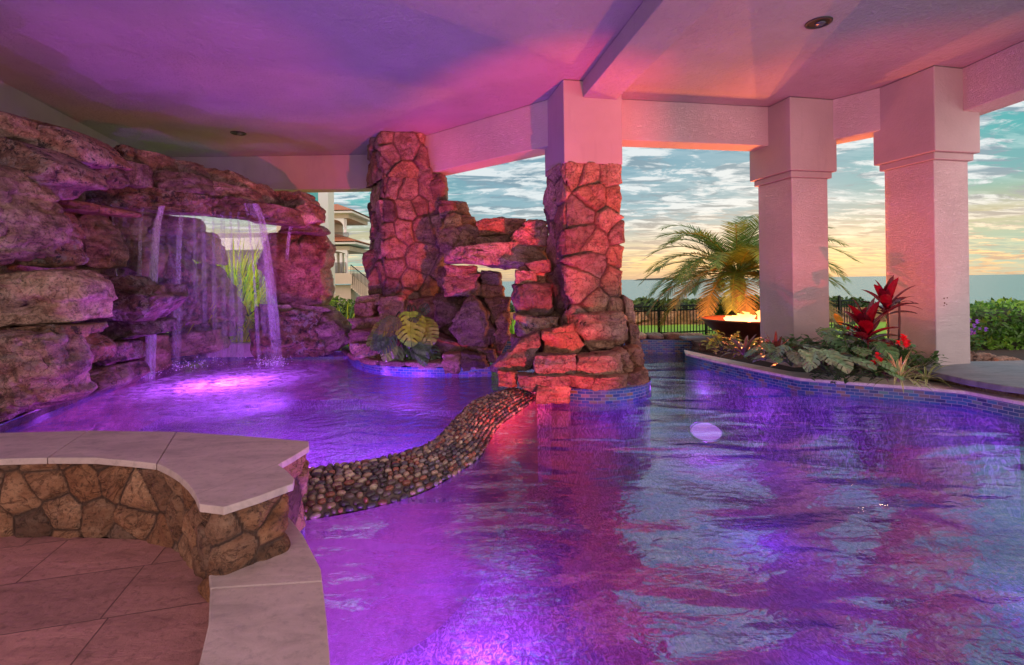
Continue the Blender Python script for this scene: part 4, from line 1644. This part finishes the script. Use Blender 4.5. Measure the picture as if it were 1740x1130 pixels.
def rosette(name, base, n, length, width, col, label, cat="plant", group=None, edge=None, droop=.9, up=(.5, 1.3), mat=None, tipcol=None, fold=.3, twist=0):
    e = empty(name, base, label, cat, group)
    mb_ = MB()
    for k in range(n):
        a = k * 2.39996 + rnd.uniform(-.2, .2)
        el = up[0] + (up[1] - up[0]) * (1 - (k + .5) / n) if True else 1
        el = up[1] - (up[1] - up[0]) * ((k + .5) / n)
        d_ = Vector((cos(a) * cos(el), sin(a) * cos(el), sin(el)))
        L = length * rnd.uniform(.75, 1.1)
        j = rnd.uniform(.7, 1.3)
        blade(mb_, Vector(base) + Vector((cos(a), sin(a), 0)) * .02, d_, L, width * rnd.uniform(.8, 1.15), droop * rnd.uniform(.7, 1.3), 7, fold,
              tuple(c * j for c in col), None if edge is None else tuple(c * j for c in edge), None, tipcol)
    mb_.build("leaves", mat or M_LEAFG, e)
    return e


ZP = .05
# two bromeliads, dark red and green
rosette("bromeliad", P(1265, 603, 7.7), 20, .42, .055, (.16, .045, .05), "bromeliad with pale striped maroon leaves at the left end of the bed", group="bromeliads in the planting bed", edge=(.12, .14, .10), droop=.8, up=(.15, 1.3))
rosette("bromeliad", P(1318, 604, 7.35), 22, .40, .065, (.20, .035, .03), "darker red bromeliad in front of the left stucco column", group="bromeliads in the planting bed", edge=(.10, .05, .035), droop=.55, up=(.2, 1.4))
# variegated lily turf
rosette("variegated_grass", P(1528, 648, 6.5), 46, .46, .03, (.07, .16, .03), "tuft of green and cream striped leaves at the foot of the outer stucco column", group="striped leaf tufts", edge=(.55, .52, .25), droop=1.1, up=(.25, 1.45))
rosette("variegated_grass", P(1573, 645, 6.6), 26, .34, .028, (.08, .18, .03), "smaller striped tuft leaning against the dark stone slab", group="striped leaf tufts", edge=(.50, .48, .22), droop=1.2, up=(.15, 1.3))
rosette("variegated_grass", P(1498, 640, 6.6), 18, .22, .03, (.09, .045, .05), "low dark tuft between the lobed plants and the striped tuft", group="striped leaf tufts", edge=(.14, .10, .10), droop=1.1, up=(.15, 1.2))

# yellow green fern-like plant
def bushy(name, base, n, rad, hgt, leaf, col, label, cat="plant", group=None, mat=None, wid=.45):
    e = empty(name, base, label, cat, group)
    mb_ = MB()
    st = MB()
    for k in range(n):
        a, rr = rnd.uniform(0, 2 * pi), math.sqrt(rnd.random()) * rad
        top = Vector(base) + Vector((rr * cos(a), rr * sin(a), hgt * rnd.uniform(.35, 1.0) * (1 - .4 * (rr / rad) ** 2)))
        tube(st, [Vector(base) + Vector((rr * .4 * cos(a), rr * .4 * sin(a), 0)), top], [.006, .003], 4, (.06, .09, .03))
        for q in range(5):
            b = a + rnd.uniform(-1.6, 1.6) + q * 1.3
            el = rnd.uniform(-.2, .8)
            j = rnd.uniform(.6, 1.35)
            blade(mb_, top - Vector((0, 0, .03 * q)), (cos(b) * cos(el), sin(b) * cos(el), sin(el)), leaf * rnd.uniform(.7, 1.2), leaf * wid, .7, 4, .2, tuple(c * j for c in col))
    st.build("stems", M_LEAF, e)
    mb_.build("leaves", mat or M_LEAF, e)
    return e


bushy("fern", P(1240, 597, 8.2), 30, .42, .34, .12, (.28, .33, .04), "yellow green feathery plant at the left end of the bed")
bushy("leafy_plant", P(1370, 610, 7.5), 26, .4, .38, .15, (.05, .13, .035), "low dark green leafy plant right of the bromeliads", group="low leafy plants in the bed")


# lobed philodendrons
def philodendron(base, n, length, label, col, group):
    e = empty("lobed_plant", base, label, "plant", group)
    stm = MB()
    for k in range(n):
        a = k * 2.4 + rnd.uniform(-.3, .3)
        el = rnd.uniform(.35, 1.25)
        L = length * rnd.uniform(.5, .9)
        p1 = Vector(base) + Vector((cos(a) * cos(el), sin(a) * cos(el), sin(el))) * L
        tube(stm, [base, Vector(base).lerp(p1, .5) + Vector((0, 0, .03)), p1], [.009, .007, .005], 5, (.07, .12, .04))
        m_2 = MB()
        dd = Vector((cos(a), sin(a), -.35 + rnd.uniform(-.2, .3)))
        j = rnd.uniform(.65, 1.4)
        lobed_leaf(m_2, p1, dd, (0, 0, 1), length * rnd.uniform(.55, .8), length * .55, 6, tuple(c * j for c in col), .4)
        m_2.build("leaf", M_LEAFG, e)
    stm.build("stems", M_LEAF, e)


philodendron(P(1345, 622, 7.0), 10, .40, "low lobed plant nearest the coping bend", (.075, .115, .06), "lobed leaf plants in the bed")
philodendron(P(1400, 628, 6.95), 13, .50, "largest lobed plant with ruffled grey green leaves in the middle of the bed", (.07, .13, .06), "lobed leaf plants in the bed")
philodendron(P(1455, 632, 6.85), 11, .44, "lobed plant beside the striped tuft", (.055, .115, .045), "lobed leaf plants in the bed")
philodendron(P(1400, 600, 7.5), 12, .55, "taller lobed plant at the back of the bed by the left stucco column", (.06, .12, .055), "lobed leaf plants in the bed")


philodendron(P(1300, 612, 7.25), 9, .34, "small lobed plant between the darker bromeliad and the coping", (.06, .12, .045), "lobed leaf plants in the bed")
philodendron(P(1470, 612, 7.2), 11, .5, "tall lobed plant hiding the cordyline feet", (.05, .12, .045), "lobed leaf plants in the bed")
bushy("leafy_plant", P(1425, 640, 6.75), 20, .3, .2, .10, (.05, .12, .03), "low green leafy plant by the coping in front of the lobed plants", group="low leafy plants in the bed")
bushy("leafy_plant", P(1290, 605, 7.9), 20, .4, .3, .11, (.10, .2, .03), "pale green leafy plant at the foot of the left stucco column", group="low leafy plants in the bed")
bushy("leafy_plant", P(1545, 625, 6.95), 20, .35, .3, .12, (.05, .13, .03), "dark leafy plant at the corner of the outer stucco column", group="low leafy plants in the bed")


# red cordylines
def cordyline(base, stem_top, n, length, width, label, up=(.2, 1.45), col=(.13, .004, .012)):
    e = empty("cordyline", base, label, "plant", "red leaved cordylines")
    s_ = MB()
    mid = Vector(base).lerp(Vector(stem_top), .5) + Vector((.03, 0, 0))
    tube(s_, smooth_path([base, mid, stem_top], 5), .013, 7, (.10, .06, .05))
    s_.build("stem", M_BARK, e)
    mb_ = MB()
    for k in range(n):
        a = k * 2.39996 + rnd.uniform(-.25, .25)
        el = up[1] - (up[1] - up[0]) * ((k + .5) / n)
        L = length * rnd.uniform(.8, 1.1)
        j = rnd.uniform(.5, 1.4)
        dk = k > n * .6
        blade(mb_, Vector(stem_top) + Vector((cos(a), sin(a), 0)) * .012 - Vector((0, 0, .012 * k)), (cos(a) * cos(el), sin(a) * cos(el), sin(el)), L, width, .55, 7, .35,
              tuple(c * j for c in ((.075, .012, .02) if dk else col)), None, lambda u: (.12 + 1.0 * sin(pi * min(1, .04 + u * .96)) ** .8) * (1 if u < .98 else .1))
    mb_.build("leaves", M_LEAFG, e)


cordyline(P(1470, 625, 6.85), P(1473, 560, 6.85), 17, .46, .15, "broad red cordyline, lower of the two, in front of the outer column")
cordyline(P(1505, 622, 6.95), P(1507, 516, 6.95), 15, .42, .12, "tall thin stemmed red cordyline against the outer column", col=(.16, .005, .016))
cordyline(P(1520, 640, 6.7), P(1528, 512, 6.8), 7, .25, .03, "bare stemmed dark cordyline with a few narrow leaves beside the outer column", up=(-.1, .6), col=(.07, .015, .015))
# dark green broad leaves around the cordyline foot, a yellow one
e = empty("canna", P(1440, 610, 7.2), "broad bright green and yellow leaf showing between the two stucco columns", "plant")
mb_ = MB()
for px, py, dx, dz, L, cl in ((1432, 560, -.9, .1, .36, (.12, .30, .03)), (1428, 552, -.3, .6, .2, (.55, .40, .04)), (1440, 555, .6, .4, .3, (.06, .2, .05))):
    blade(mb_, P(px, py, 7.1), (dx, -.1, dz), L, .13, .3, 7, .25, cl)
mb_.build("leaves", M_LEAF, e)
s_ = MB()
tube(s_, [P(1440, 615, 7.2), P(1434, 556, 7.1)], .008, 6, (.1, .2, .05))
s_.build("stem", M_LEAF, e)


# red impatiens
def flowers(base, n, rad, hgt, fcol, label, name="impatiens", size=.05):
    e = bushy(name, base, 16, rad, hgt, .10, (.05, .15, .03), label, "flowers", "flowering plants in the bed")
    for k in range(n):
        mb_ = MB()
        a, rr = rnd.uniform(0, 2 * pi), rnd.random() * rad
        c = Vector(base) + Vector((rr * cos(a), rr * sin(a) - .05, hgt * rnd.uniform(.6, 1.15)))
        for q in range(5):
            b = q * 1.2566 + a
            blade(mb_, c, (cos(b), -.5 + .3 * rnd.random(), sin(b)), size, size * 1.0, .2, 3, .1, tuple(x * rnd.uniform(.8, 1.2) for x in fcol))
        mb_.build("blossom", M_LEAF, e)


flowers(P(1455, 600, 7.15), 7, .18, .34, (.62, .02, .03), "red flowered plant left of the cordyline stems")
flowers(P(1530, 612, 6.75), 8, .16, .32, (.60, .018, .03), "red flowered plant right of the cordyline stems")
flowers(P(1492, 640, 6.6), 5, .12, .26, (.62, .03, .04), "small red flowered plant low behind the striped tuft")
flowers(P(1645, 605, 8.6), 14, .22, .6, (.24, .10, .50), "purple flower spikes by the hedge, right of the outer column", "salvia", .045)

# stones by the hedge
ro = rnd.randint(0, 5)
for i, (poly, dep) in enumerate([([(1632, 602), (1645, 596), (1658, 606), (1655, 616), (1634, 617)], 8.3), ([(1655, 604), (1676, 600), (1692, 608), (1690, 618), (1656, 618)], 8.5),
                                 ([(1690, 609), (1716, 606), (1738, 614), (1736, 622), (1692, 620)], 8.3)]):
    o = boulder(poly, dep, .18, "garden_stone", M_ROCK, None)
    tag(o, ["small grey stone touching the outer stucco column base", "rounded pale stone between two others at the hedge foot", "flat tan stone at the right picture edge below the hedge"][i], "stone", "stones at the hedge foot")

# ---- monstera in the grotto planter
em = empty("monstera", P(690, 612, 8.55), "monstera with one big yellow green split leaf among dark leaves, in the grotto planter", "plant")
stm = MB()
leaves = [((696, 530), 8.35, (.12, -.45, -1), .52, .56, (.065, .165, .012)), ((716, 545), 8.4, (.5, -.5, -.8), .42, .44, (.05, .11, .015)),
          ((672, 540), 8.45, (-.4, -.5, -.8), .40, .38, (.045, .09, .02))]
r3 = random.Random(8)
for k in range(17):
    a_ = r3.uniform(0, 6.28)
    qx, qy = 692 + 44 * cos(a_) * r3.uniform(.5, 1.1), 562 + 34 * sin(a_) * r3.uniform(.5, 1.1)
    leaves.append(((qx, qy), r3.uniform(8.25, 8.7), (cos(a_) * .8, -r3.uniform(.2, .7), -.55 + .55 * -sin(a_) + r3.uniform(-.25, .25)), r3.uniform(.26, .42), r3.uniform(.24, .36),
                   r3.choice([(.03, .065, .02), (.045, .09, .02), (.03, .055, .025), (.06, .11, .015)])))
for (px, py), dep, dr, L, W_, cl in leaves:
    p = P(px, py, dep)
    m_2 = MB()
    lobed_leaf(m_2, p, dr, (0, -1, .45), L, W_, 7, cl, .34, .18)
    m_2.build("leaf", M_LEAFG, em)
    tube(stm, smooth_path([P(690, 612, 8.6), P((px + 690) / 2, py - 6, 8.6), p], 4), .011, 6, (.05, .08, .03))
stm.build("stems", M_LEAF, em)
em["label"] = "monstera with one big yellow green split leaf among dark leaves, in the grotto planter"


# ---- date palm
def palm(base, crown, n, length, label, seed):
    r2 = random.Random(seed)
    e = empty("palm_tree", base, label, "palm tree")
    m_t = MB()
    pts = [Vector(base).lerp(Vector(crown), k / 8) for k in range(9)]
    tube(m_t, pts, [.22, .18, .17, .17, .17, .17, .18, .19, .14], 14)
    v = m_t.v[0]
    v += (fbm(v * 9, 3) * .05)[:, None]
    m_t.build("trunk", M_BARK, e)
    fr = MB()
    for k in range(n):
        az = k * 2.39996 + r2.uniform(-.15, .15)
        el = 1.08 - 1.12 * ((k + .5) / n) + r2.uniform(-.1, .1)
        L = length * r2.uniform(.85, 1.1)
        t = Vector((cos(az) * cos(el), sin(az) * cos(el), sin(el)))
        p = Vector(crown) + t * .08
        segs = 30
        path = [p.copy()]
        tang = []
        for s in range(segs):
            u = s / segs
            t = (t + Vector((0, 0, -.052 * (.35 + 1.3 * u)))).normalized()
            p = p + t * (L / segs)
            path.append(p.copy())
            tang.append(t.copy())
        g = r2.uniform(.75, 1.25)
        col = np.array((.085, .15, .025)) * g if k < n * .75 else np.array((.13, .12, .03)) * g
        tube(fr, path[::3], [.020 * (1 - .8 * i / 10) for i in range(len(path[::3]))], 5, col * .8 + np.array((.06, .03, 0)))
        for s in range(4, segs):
            u = s / segs
            tt = tang[s]
            sd_ = tt.cross(Vector((0, 0, 1))).normalized()
            nn2 = sd_.cross(tt)
            ll = .36 * length / 1.9 * (sin(pi * (.12 + .82 * u)) ** .6)
            for half in (0, .5):
                for sg in (-1, 1):
                    dv = (tt * (.55 + .5 * u) + sd_ * sg * .85 + nn2 * r2.uniform(.05, .35) + Vector((0, 0, -.12))).normalized()
                    b0_ = path[s].lerp(path[min(s + 1, segs)], half)
                    j = r2.uniform(.7, 1.3)
                    wv = tt.cross(dv).cross(dv).normalized() * .0125
                    mid = b0_ + dv * ll * .55
                    tip = b0_ + dv * ll + Vector((0, 0, -.05 * ll))
                    fr.add([(b0_ - wv)[:], (b0_ + wv)[:], (mid + wv)[:], tip[:], (mid - wv)[:]], [[0, 1, 2, 4], [4, 2, 3]], col * j)
    fr.build("fronds", M_LEAF, e, False)


palm((P(1253, 480, 13.4).x, 13.4, -.35), P(1253, 466, 13.4), 58, 2.75, "date palm with arching feathery fronds behind the fire bowl", 3)


# ---- hedge, shrubs
def leaf_mass(name, box_, n, size, cols, label, cat, seed, group=None, rounding=.3, core=True):
    r2 = np.random.RandomState(seed)
    (x0, x1), (y0, y1), (z0, z1) = box_
    e = empty(name, ((x0 + x1) / 2, (y0 + y1) / 2, z0), label, cat, group)
    P0 = np.array([(x0 + x1) / 2, (y0 + y1) / 2, (z0 + z1) / 2])
    S = np.array([(x1 - x0) / 2, (y1 - y0) / 2, (z1 - z0) / 2])
    d_ = r2.normal(size=(n, 3))
    d_ /= np.abs(d_).max(1, keepdims=True) ** (1 - rounding) * np.linalg.norm(d_, axis=1, keepdims=True) ** rounding
    rad = r2.uniform(.55, 1.0, (n, 1)) ** .4
    pos_ = P0 + d_ * rad * S
    pos_ += (np.stack([fbm(pos_ * 1.6, 3), fbm(pos_ * 1.6 + 9, 3), fbm(pos_ * 1.6 + 19, 3)], 1)) * .28 * min(1.0, S.min() * 1.6)
    nrm = d_ + r2.normal(size=(n, 3)) * .8
    nrm /= np.linalg.norm(nrm, axis=1, keepdims=True)
    a = np.cross(nrm, r2.normal(size=(n, 3)))
    a /= np.linalg.norm(a, axis=1, keepdims=True)
    b = np.cross(nrm, a)
    sz = size * r2.uniform(.6, 1.3, (n, 1))
    vs_ = np.stack([pos_ - a * sz, pos_ + b * sz * .45 + nrm * sz * .12, pos_ + a * sz, pos_ - b * sz * .45 + nrm * sz * .12], 1).reshape(-1, 3)
    clump = np.clip(fbm(pos_ * 2.2 + 31, 3) * 1.6 + .5, 0, 1)[:, None]
    ca, cb = np.array(cols[0]), np.array(cols[1])
    c_ = (ca * (1 - clump) + cb * clump) * r2.uniform(.6, 1.35, (n, 1))
    m_ = MB()
    m_.add(vs_, [[4 * i, 4 * i + 1, 4 * i + 2, 4 * i + 3] for i in range(n)], np.repeat(c_, 4, 0))
    m_.build("foliage", M_LEAF, e, False)
    if core:
        m_ = MB()
        vi, fi = ico(4)
        q = vi / np.abs(vi).max(1, keepdims=True) ** (1 - rounding)
        m_.add(P0 + q * S * .8, fi)
        m_.build("branches", plain("twigs", (.035, .04, .02), .95, 0, 12, .5), e)
    return e


leaf_mass("hedge", ((8.2, 13.5), (9.6, 11.6), (-.2, .95)), 16000, .055, ((.03, .09, .012), (.16, .34, .04)), "clipped green hedge in front of the sea at right", "hedge", 2)
leaf_mass("hedge", ((-2, 16), (20.5, 23), (-.6, .62)), 14000, .11, ((.03, .06, .015), (.10, .15, .03)), "long low hedge beyond the lawn and black fence", "hedge", 3)
leaf_mass("shrub", ((6.0, 7.6), (14.0, 15.2), (-.35, .75)), 3500, .06, ((.03, .08, .015), (.10, .20, .03)), "green shrub seen between the two stucco columns", "shrub", 4)
# grey rock revetment under the far hedge
m1 = MB()
cladding(m1, [Vector((-2, 20.2)), Vector((16, 20.4))], -.36, .25, r=.45, seed=51, bulge=.12, res=.07, jw=.05, tilt=.3)
tag(m1.build("rock_revetment", M_WALL, None), "low grey rubble wall at the foot of the far hedge beyond the lawn", "stone wall")

# far headland
m1 = MB()
vi, fi = ico(4)
hp = P(1125, 484, 2600)
q = vi * np.array([150, 60, 9])
q += vi * (fbm(vi * 4, 4) * 6)[:, None]
m1.add(q + np.array([hp.x, 2600, -3]), fi)
tag(m1.build("headland", plain("far_wood", (.05, .06, .05), .9), None), kind='structure')

# ---- black fence
EFN = empty("metal_fence", (3, 16.8, -.35), "black metal picket fence across the lawn", "fence")


def fence_pt(x):
    return Vector((x, 15.6 + (x - 3.0) * .28, -.35))


m_r, m_p = MB(), MB()
x = 2.6
while x < 12.5:
    p = fence_pt(x)
    box(m_p, (p.x, p.y, p.z + .5), (.022, .022, .95), .27)
    x += .115
for z in (.12, .84, .98):
    a, b = fence_pt(2.6), fence_pt(12.5)
    tube(m_r, [a + Vector((0, 0, z)), b + Vector((0, 0, z))], .022, 4)
m_r.build("rails", M_BLACK, EFN, False)
tag(m_p.build("pickets", M_BLACK, EFN, False), None, None, None, 'stuff')
for x in (3.15, 4.7, 6.4, 8.2, 10.0, 11.8):
    p = fence_pt(x)
    m_ = MB()
    box(m_, (p.x, p.y - .01, p.z + .55), (.07, .07, 1.1), .27)
    vi, fi = ico(2)
    m_.add(vi * .055 + np.array([p.x, p.y - .01, p.z + 1.13]), fi)
    m_.build("post", M_BLACK, EFN, False)

# ---- yellow ornamental grass and palmetto behind the waterfall
def grass_clump(base, n, hgt, spread, cols, label, seed):
    r2 = random.Random(seed)
    e = empty("ornamental_grass", base, label, "grass clump", "grass clumps behind the waterfall")
    mb_ = MB()
    for k in range(n):
        a = r2.uniform(0, 2 * pi)
        el = r2.uniform(.75, 1.5)
        c = np.array(cols[0]) * (1 - r2.random()) + np.array(cols[1]) * r2.random()
        blade(mb_, Vector(base) + Vector((cos(a), sin(a), 0)) * r2.uniform(0, spread), (cos(a) * cos(el), sin(a) * cos(el), sin(el)), hgt * r2.uniform(.5, 1.1), .045, 1.2, 7, .2, c)
    mb_.build("blades", M_LEAF, e)


grass_clump((P(398, 580, 11.6).x, 11.6, .15), 1500, 2.4, .5, ((.80, .84, .03), (.55, .72, .03)), "bright yellow grass clump seen through the gap behind the waterfall", 5)
grass_clump((P(428, 580, 12.0).x, 12.0, .1), 1100, 2.2, .5, ((.72, .80, .03), (.40, .60, .03)), "taller yellow green grass clump beside the right rock pillar", 6)
grass_clump((P(585, 560, 12.6).x, 12.6, -.2), 260, 1.2, .5, ((.75, .62, .05), (.30, .42, .03)), "yellow grass clump right of the rock pillar, under the house", 7)
grass_clump((P(872, 560, 13).x, 13.0, -.3), 260, 1.3, .6, ((.16, .40, .03), (.30, .48, .05)), "green grass clump seen through the window hole of the stone wall", 8)
rosette("agave", (P(585, 560, 11.9).x, 11.9, .1), 34, .95, .05, (.10, .24, .12), "spiky blue green plant right of the rock pillar", droop=.5, up=(.1, 1.4))
leaf_mass("shrub", ((-7.2, -5.0), (15.4, 16.6), (-.35, 1.0)), 4000, .07, ((.05, .10, .01), (.18, .26, .03)), "round green shrub under the villa", "shrub", 14)

# ---- neighbouring house seen past the rock pillar
M_CREAM = stucco_mat("cream_render", (.62, .50, .38), 30, .2, .02)
M_WHITE = plain("white_trim", (.76, .74, .70), .6)
M_ROOF, T = new_mat("terracotta")
pos = T.n('ShaderNodeNewGeometry').outputs['Position']
wv = T.n('ShaderNodeTexWave', wave_type='BANDS', bands_direction='X')
T.set(wv, 'Vector', pos)
T.set(wv, 'Scale', 2.2)
T.set(wv, 'Distortion', 1.0)
finish(T, principled(T, T.mix(wv.outputs[1], (.42, .12, .05), (.66, .26, .13)), .8, T.bump(wv.outputs[1], .6, .05)))
DH = 30.0


def hb(mbx, x0, x1, y0, y1, dep, th):
    a, b = P(x0, y1, dep), P(x1, y0, dep)
    box(mbx, ((a.x + b.x) / 2, dep + th / 2, (a.z + b.z) / 2), (b.x - a.x, th, b.z - a.z))


EH = empty("villa", (P(575, 500, DH).x, DH, -.35), "cream villa with stacked balconies and two terracotta roofs beyond the rock pillar", "house")
m1 = MB()
hb(m1, 470, 592, 358, 372, DH, 4)
hb(m1, 470, 560, 372, 404, DH + 1.6, 2.5)
hb(m1, 470, 594, 418, 427, DH, 4)
hb(m1, 470, 562, 427, 470, DH + 1.6, 2.5)
hb(m1, 470, 598, 464, 484, DH - .2, 4)
hb(m1, 470, 596, 484, 530, DH + .3, 3)
m1.build("walls", M_CREAM, EH, False)
for x0, x1, ya, yb in ((470, 600, 343, 358), (470, 606, 397, 411)):
    m1 = MB()
    a, b = P(x0, yb, DH - .7), P(x1, yb, DH - .7)
    rz = P(x0, ya - 3, DH).z
    v = [(a.x, DH - .7, a.z), (b.x, DH - .7, a.z), (b.x, DH + 4.6, a.z), (a.x, DH + 4.6, a.z), (a.x, DH + 1.8, rz), (P(556, ya, DH).x, DH + 1.8, rz)]
    m1.add(v, [[0, 1, 5, 4], [1, 2, 5], [2, 3, 4, 5], [3, 0, 4], [3, 2, 1, 0]])
    m1.build("roof", M_ROOF, EH, False)
    m1 = MB()
    hb(m1, x0, x1 - 2, yb, yb + 5, DH - .55, 4.6)
    m1.build("eave", M_WHITE, EH, False)
for (cx_0, y0, y1) in ((586, 372, 396), (563, 372, 396), (588, 427, 464), (579, 430, 464), (563, 427, 464), (570, 430, 464)):
    m1 = MB()
    hb(m1, cx_0 - 1.6, cx_0 + 1.6, y0, y1, DH + .1, .16)
    m1.build("balcony_post", M_WHITE, EH, False)
# arched heads between posts
for x0, x1, yt, dp in ((548, 585, 372, 16), (548, 590, 426, 9)):
    m1 = MB()
    n = 12
    v, f = [], []
    for k in range(n + 1):
        u = k / n
        xx = x0 + (x1 - x0) * u
        yy = yt + dp * (1 - math.sqrt(max(0, 1 - (2 * u - 1) ** 2)))
        a, b = P(xx, yt - 1, DH - .02), P(xx, yy + 1, DH - .02)
        v += [a[:], b[:], (a.x, DH + .2, a.z), (b.x, DH + .2, b.z)]
    for k in range(n):
        o = k * 4
        f += [[o, o + 1, o + 5, o + 4], [o + 2, o + 6, o + 7, o + 3], [o + 1, o + 3, o + 7, o + 5]]
    m1.add(v, f)
    m1.build("arch", M_WHITE, EH, False)
for x0, x1, y0, y1 in ((563, 592, 395, 403), (562, 588, 446, 464)):
    m1 = MB()
    hb(m1, x0, x1, y0, y0 + 1, DH - .15, .05)
    hb(m1, x0, x1, y1 - 1, y1, DH - .15, .05)
    xx = x0
    while xx < x1:
        hb(m1, xx, xx + .45, y0 + .8, y1 - .8, DH - .14, .03)
        xx += 1.7
    m1.build("balcony_railing", M_BLACK, EH, False)
m1 = MB()
for k in range(9):
    hb(m1, 596 + k * 3.2, 600 + k * 3.2, 466 + k * 2.6, 490 + k * 2.6, DH - .1, 1.4)
m1.build("stair", M_CREAM, EH, False)
m1 = MB()
tube(m1, [P(596, 450, DH - .2), P(626, 474, DH - .2)], .03, 5)
for k in range(14):
    xx = 596 + k * 2.3
    tube(m1, [P(xx, 450 + (xx - 596) * .8, DH - .2), P(xx, 466 + (xx - 596) * .8, DH - .2)], .014, 4)
m1.build("stair_railing", M_BLACK, EH, False)
for x0, x1, y0, y1 in ((550, 558, 378, 400), (552, 561, 436, 464)):
    m1 = MB()
    hb(m1, x0, x1, y0, y1, DH + 1.55, .04)
    m1.build("window", plain("dark_glass", (.03, .05, .06), .08), EH, False)

# near pale building wing behind the waterfall
EN = empty("pale_house_wing", (P(450, 560, 15).x, 15, -.35), "pale house wing with a teal window directly behind the waterfall ledge", "house")
m1 = MB()
hb(m1, 330, 480, 395, 600, 15.3, .3)
m1.build("wall", plain("grey_render", (.42, .38, .34), .8, 0, 5), EN, False)
m1 = MB()
hb(m1, 330, 478, 403, 426, 14.9, .38)
m1.build("white_band", M_WHITE, EN, False, .02)
m1 = MB()
hb(m1, 543, 557, 300, 500, 15, .5)
m1.build("pilaster", plain("pale_pilaster", (.60, .66, .62), .7), EN, False)
m1 = MB()
hb(m1, 505, 543, 365, 405, 15.05, .35)
m1.build("wall", M_WHITE, EN, False)
m1 = MB()
hb(m1, 478, 543, 300, 320, 15.05, .35)
m1.build("wall", M_WHITE, EN, False)
m1 = MB()
hb(m1, 478, 543, 320, 366, 15.2, .05)
m1.build("window", plain("teal_glass", (.05, .42, .42), .12), EN, False)
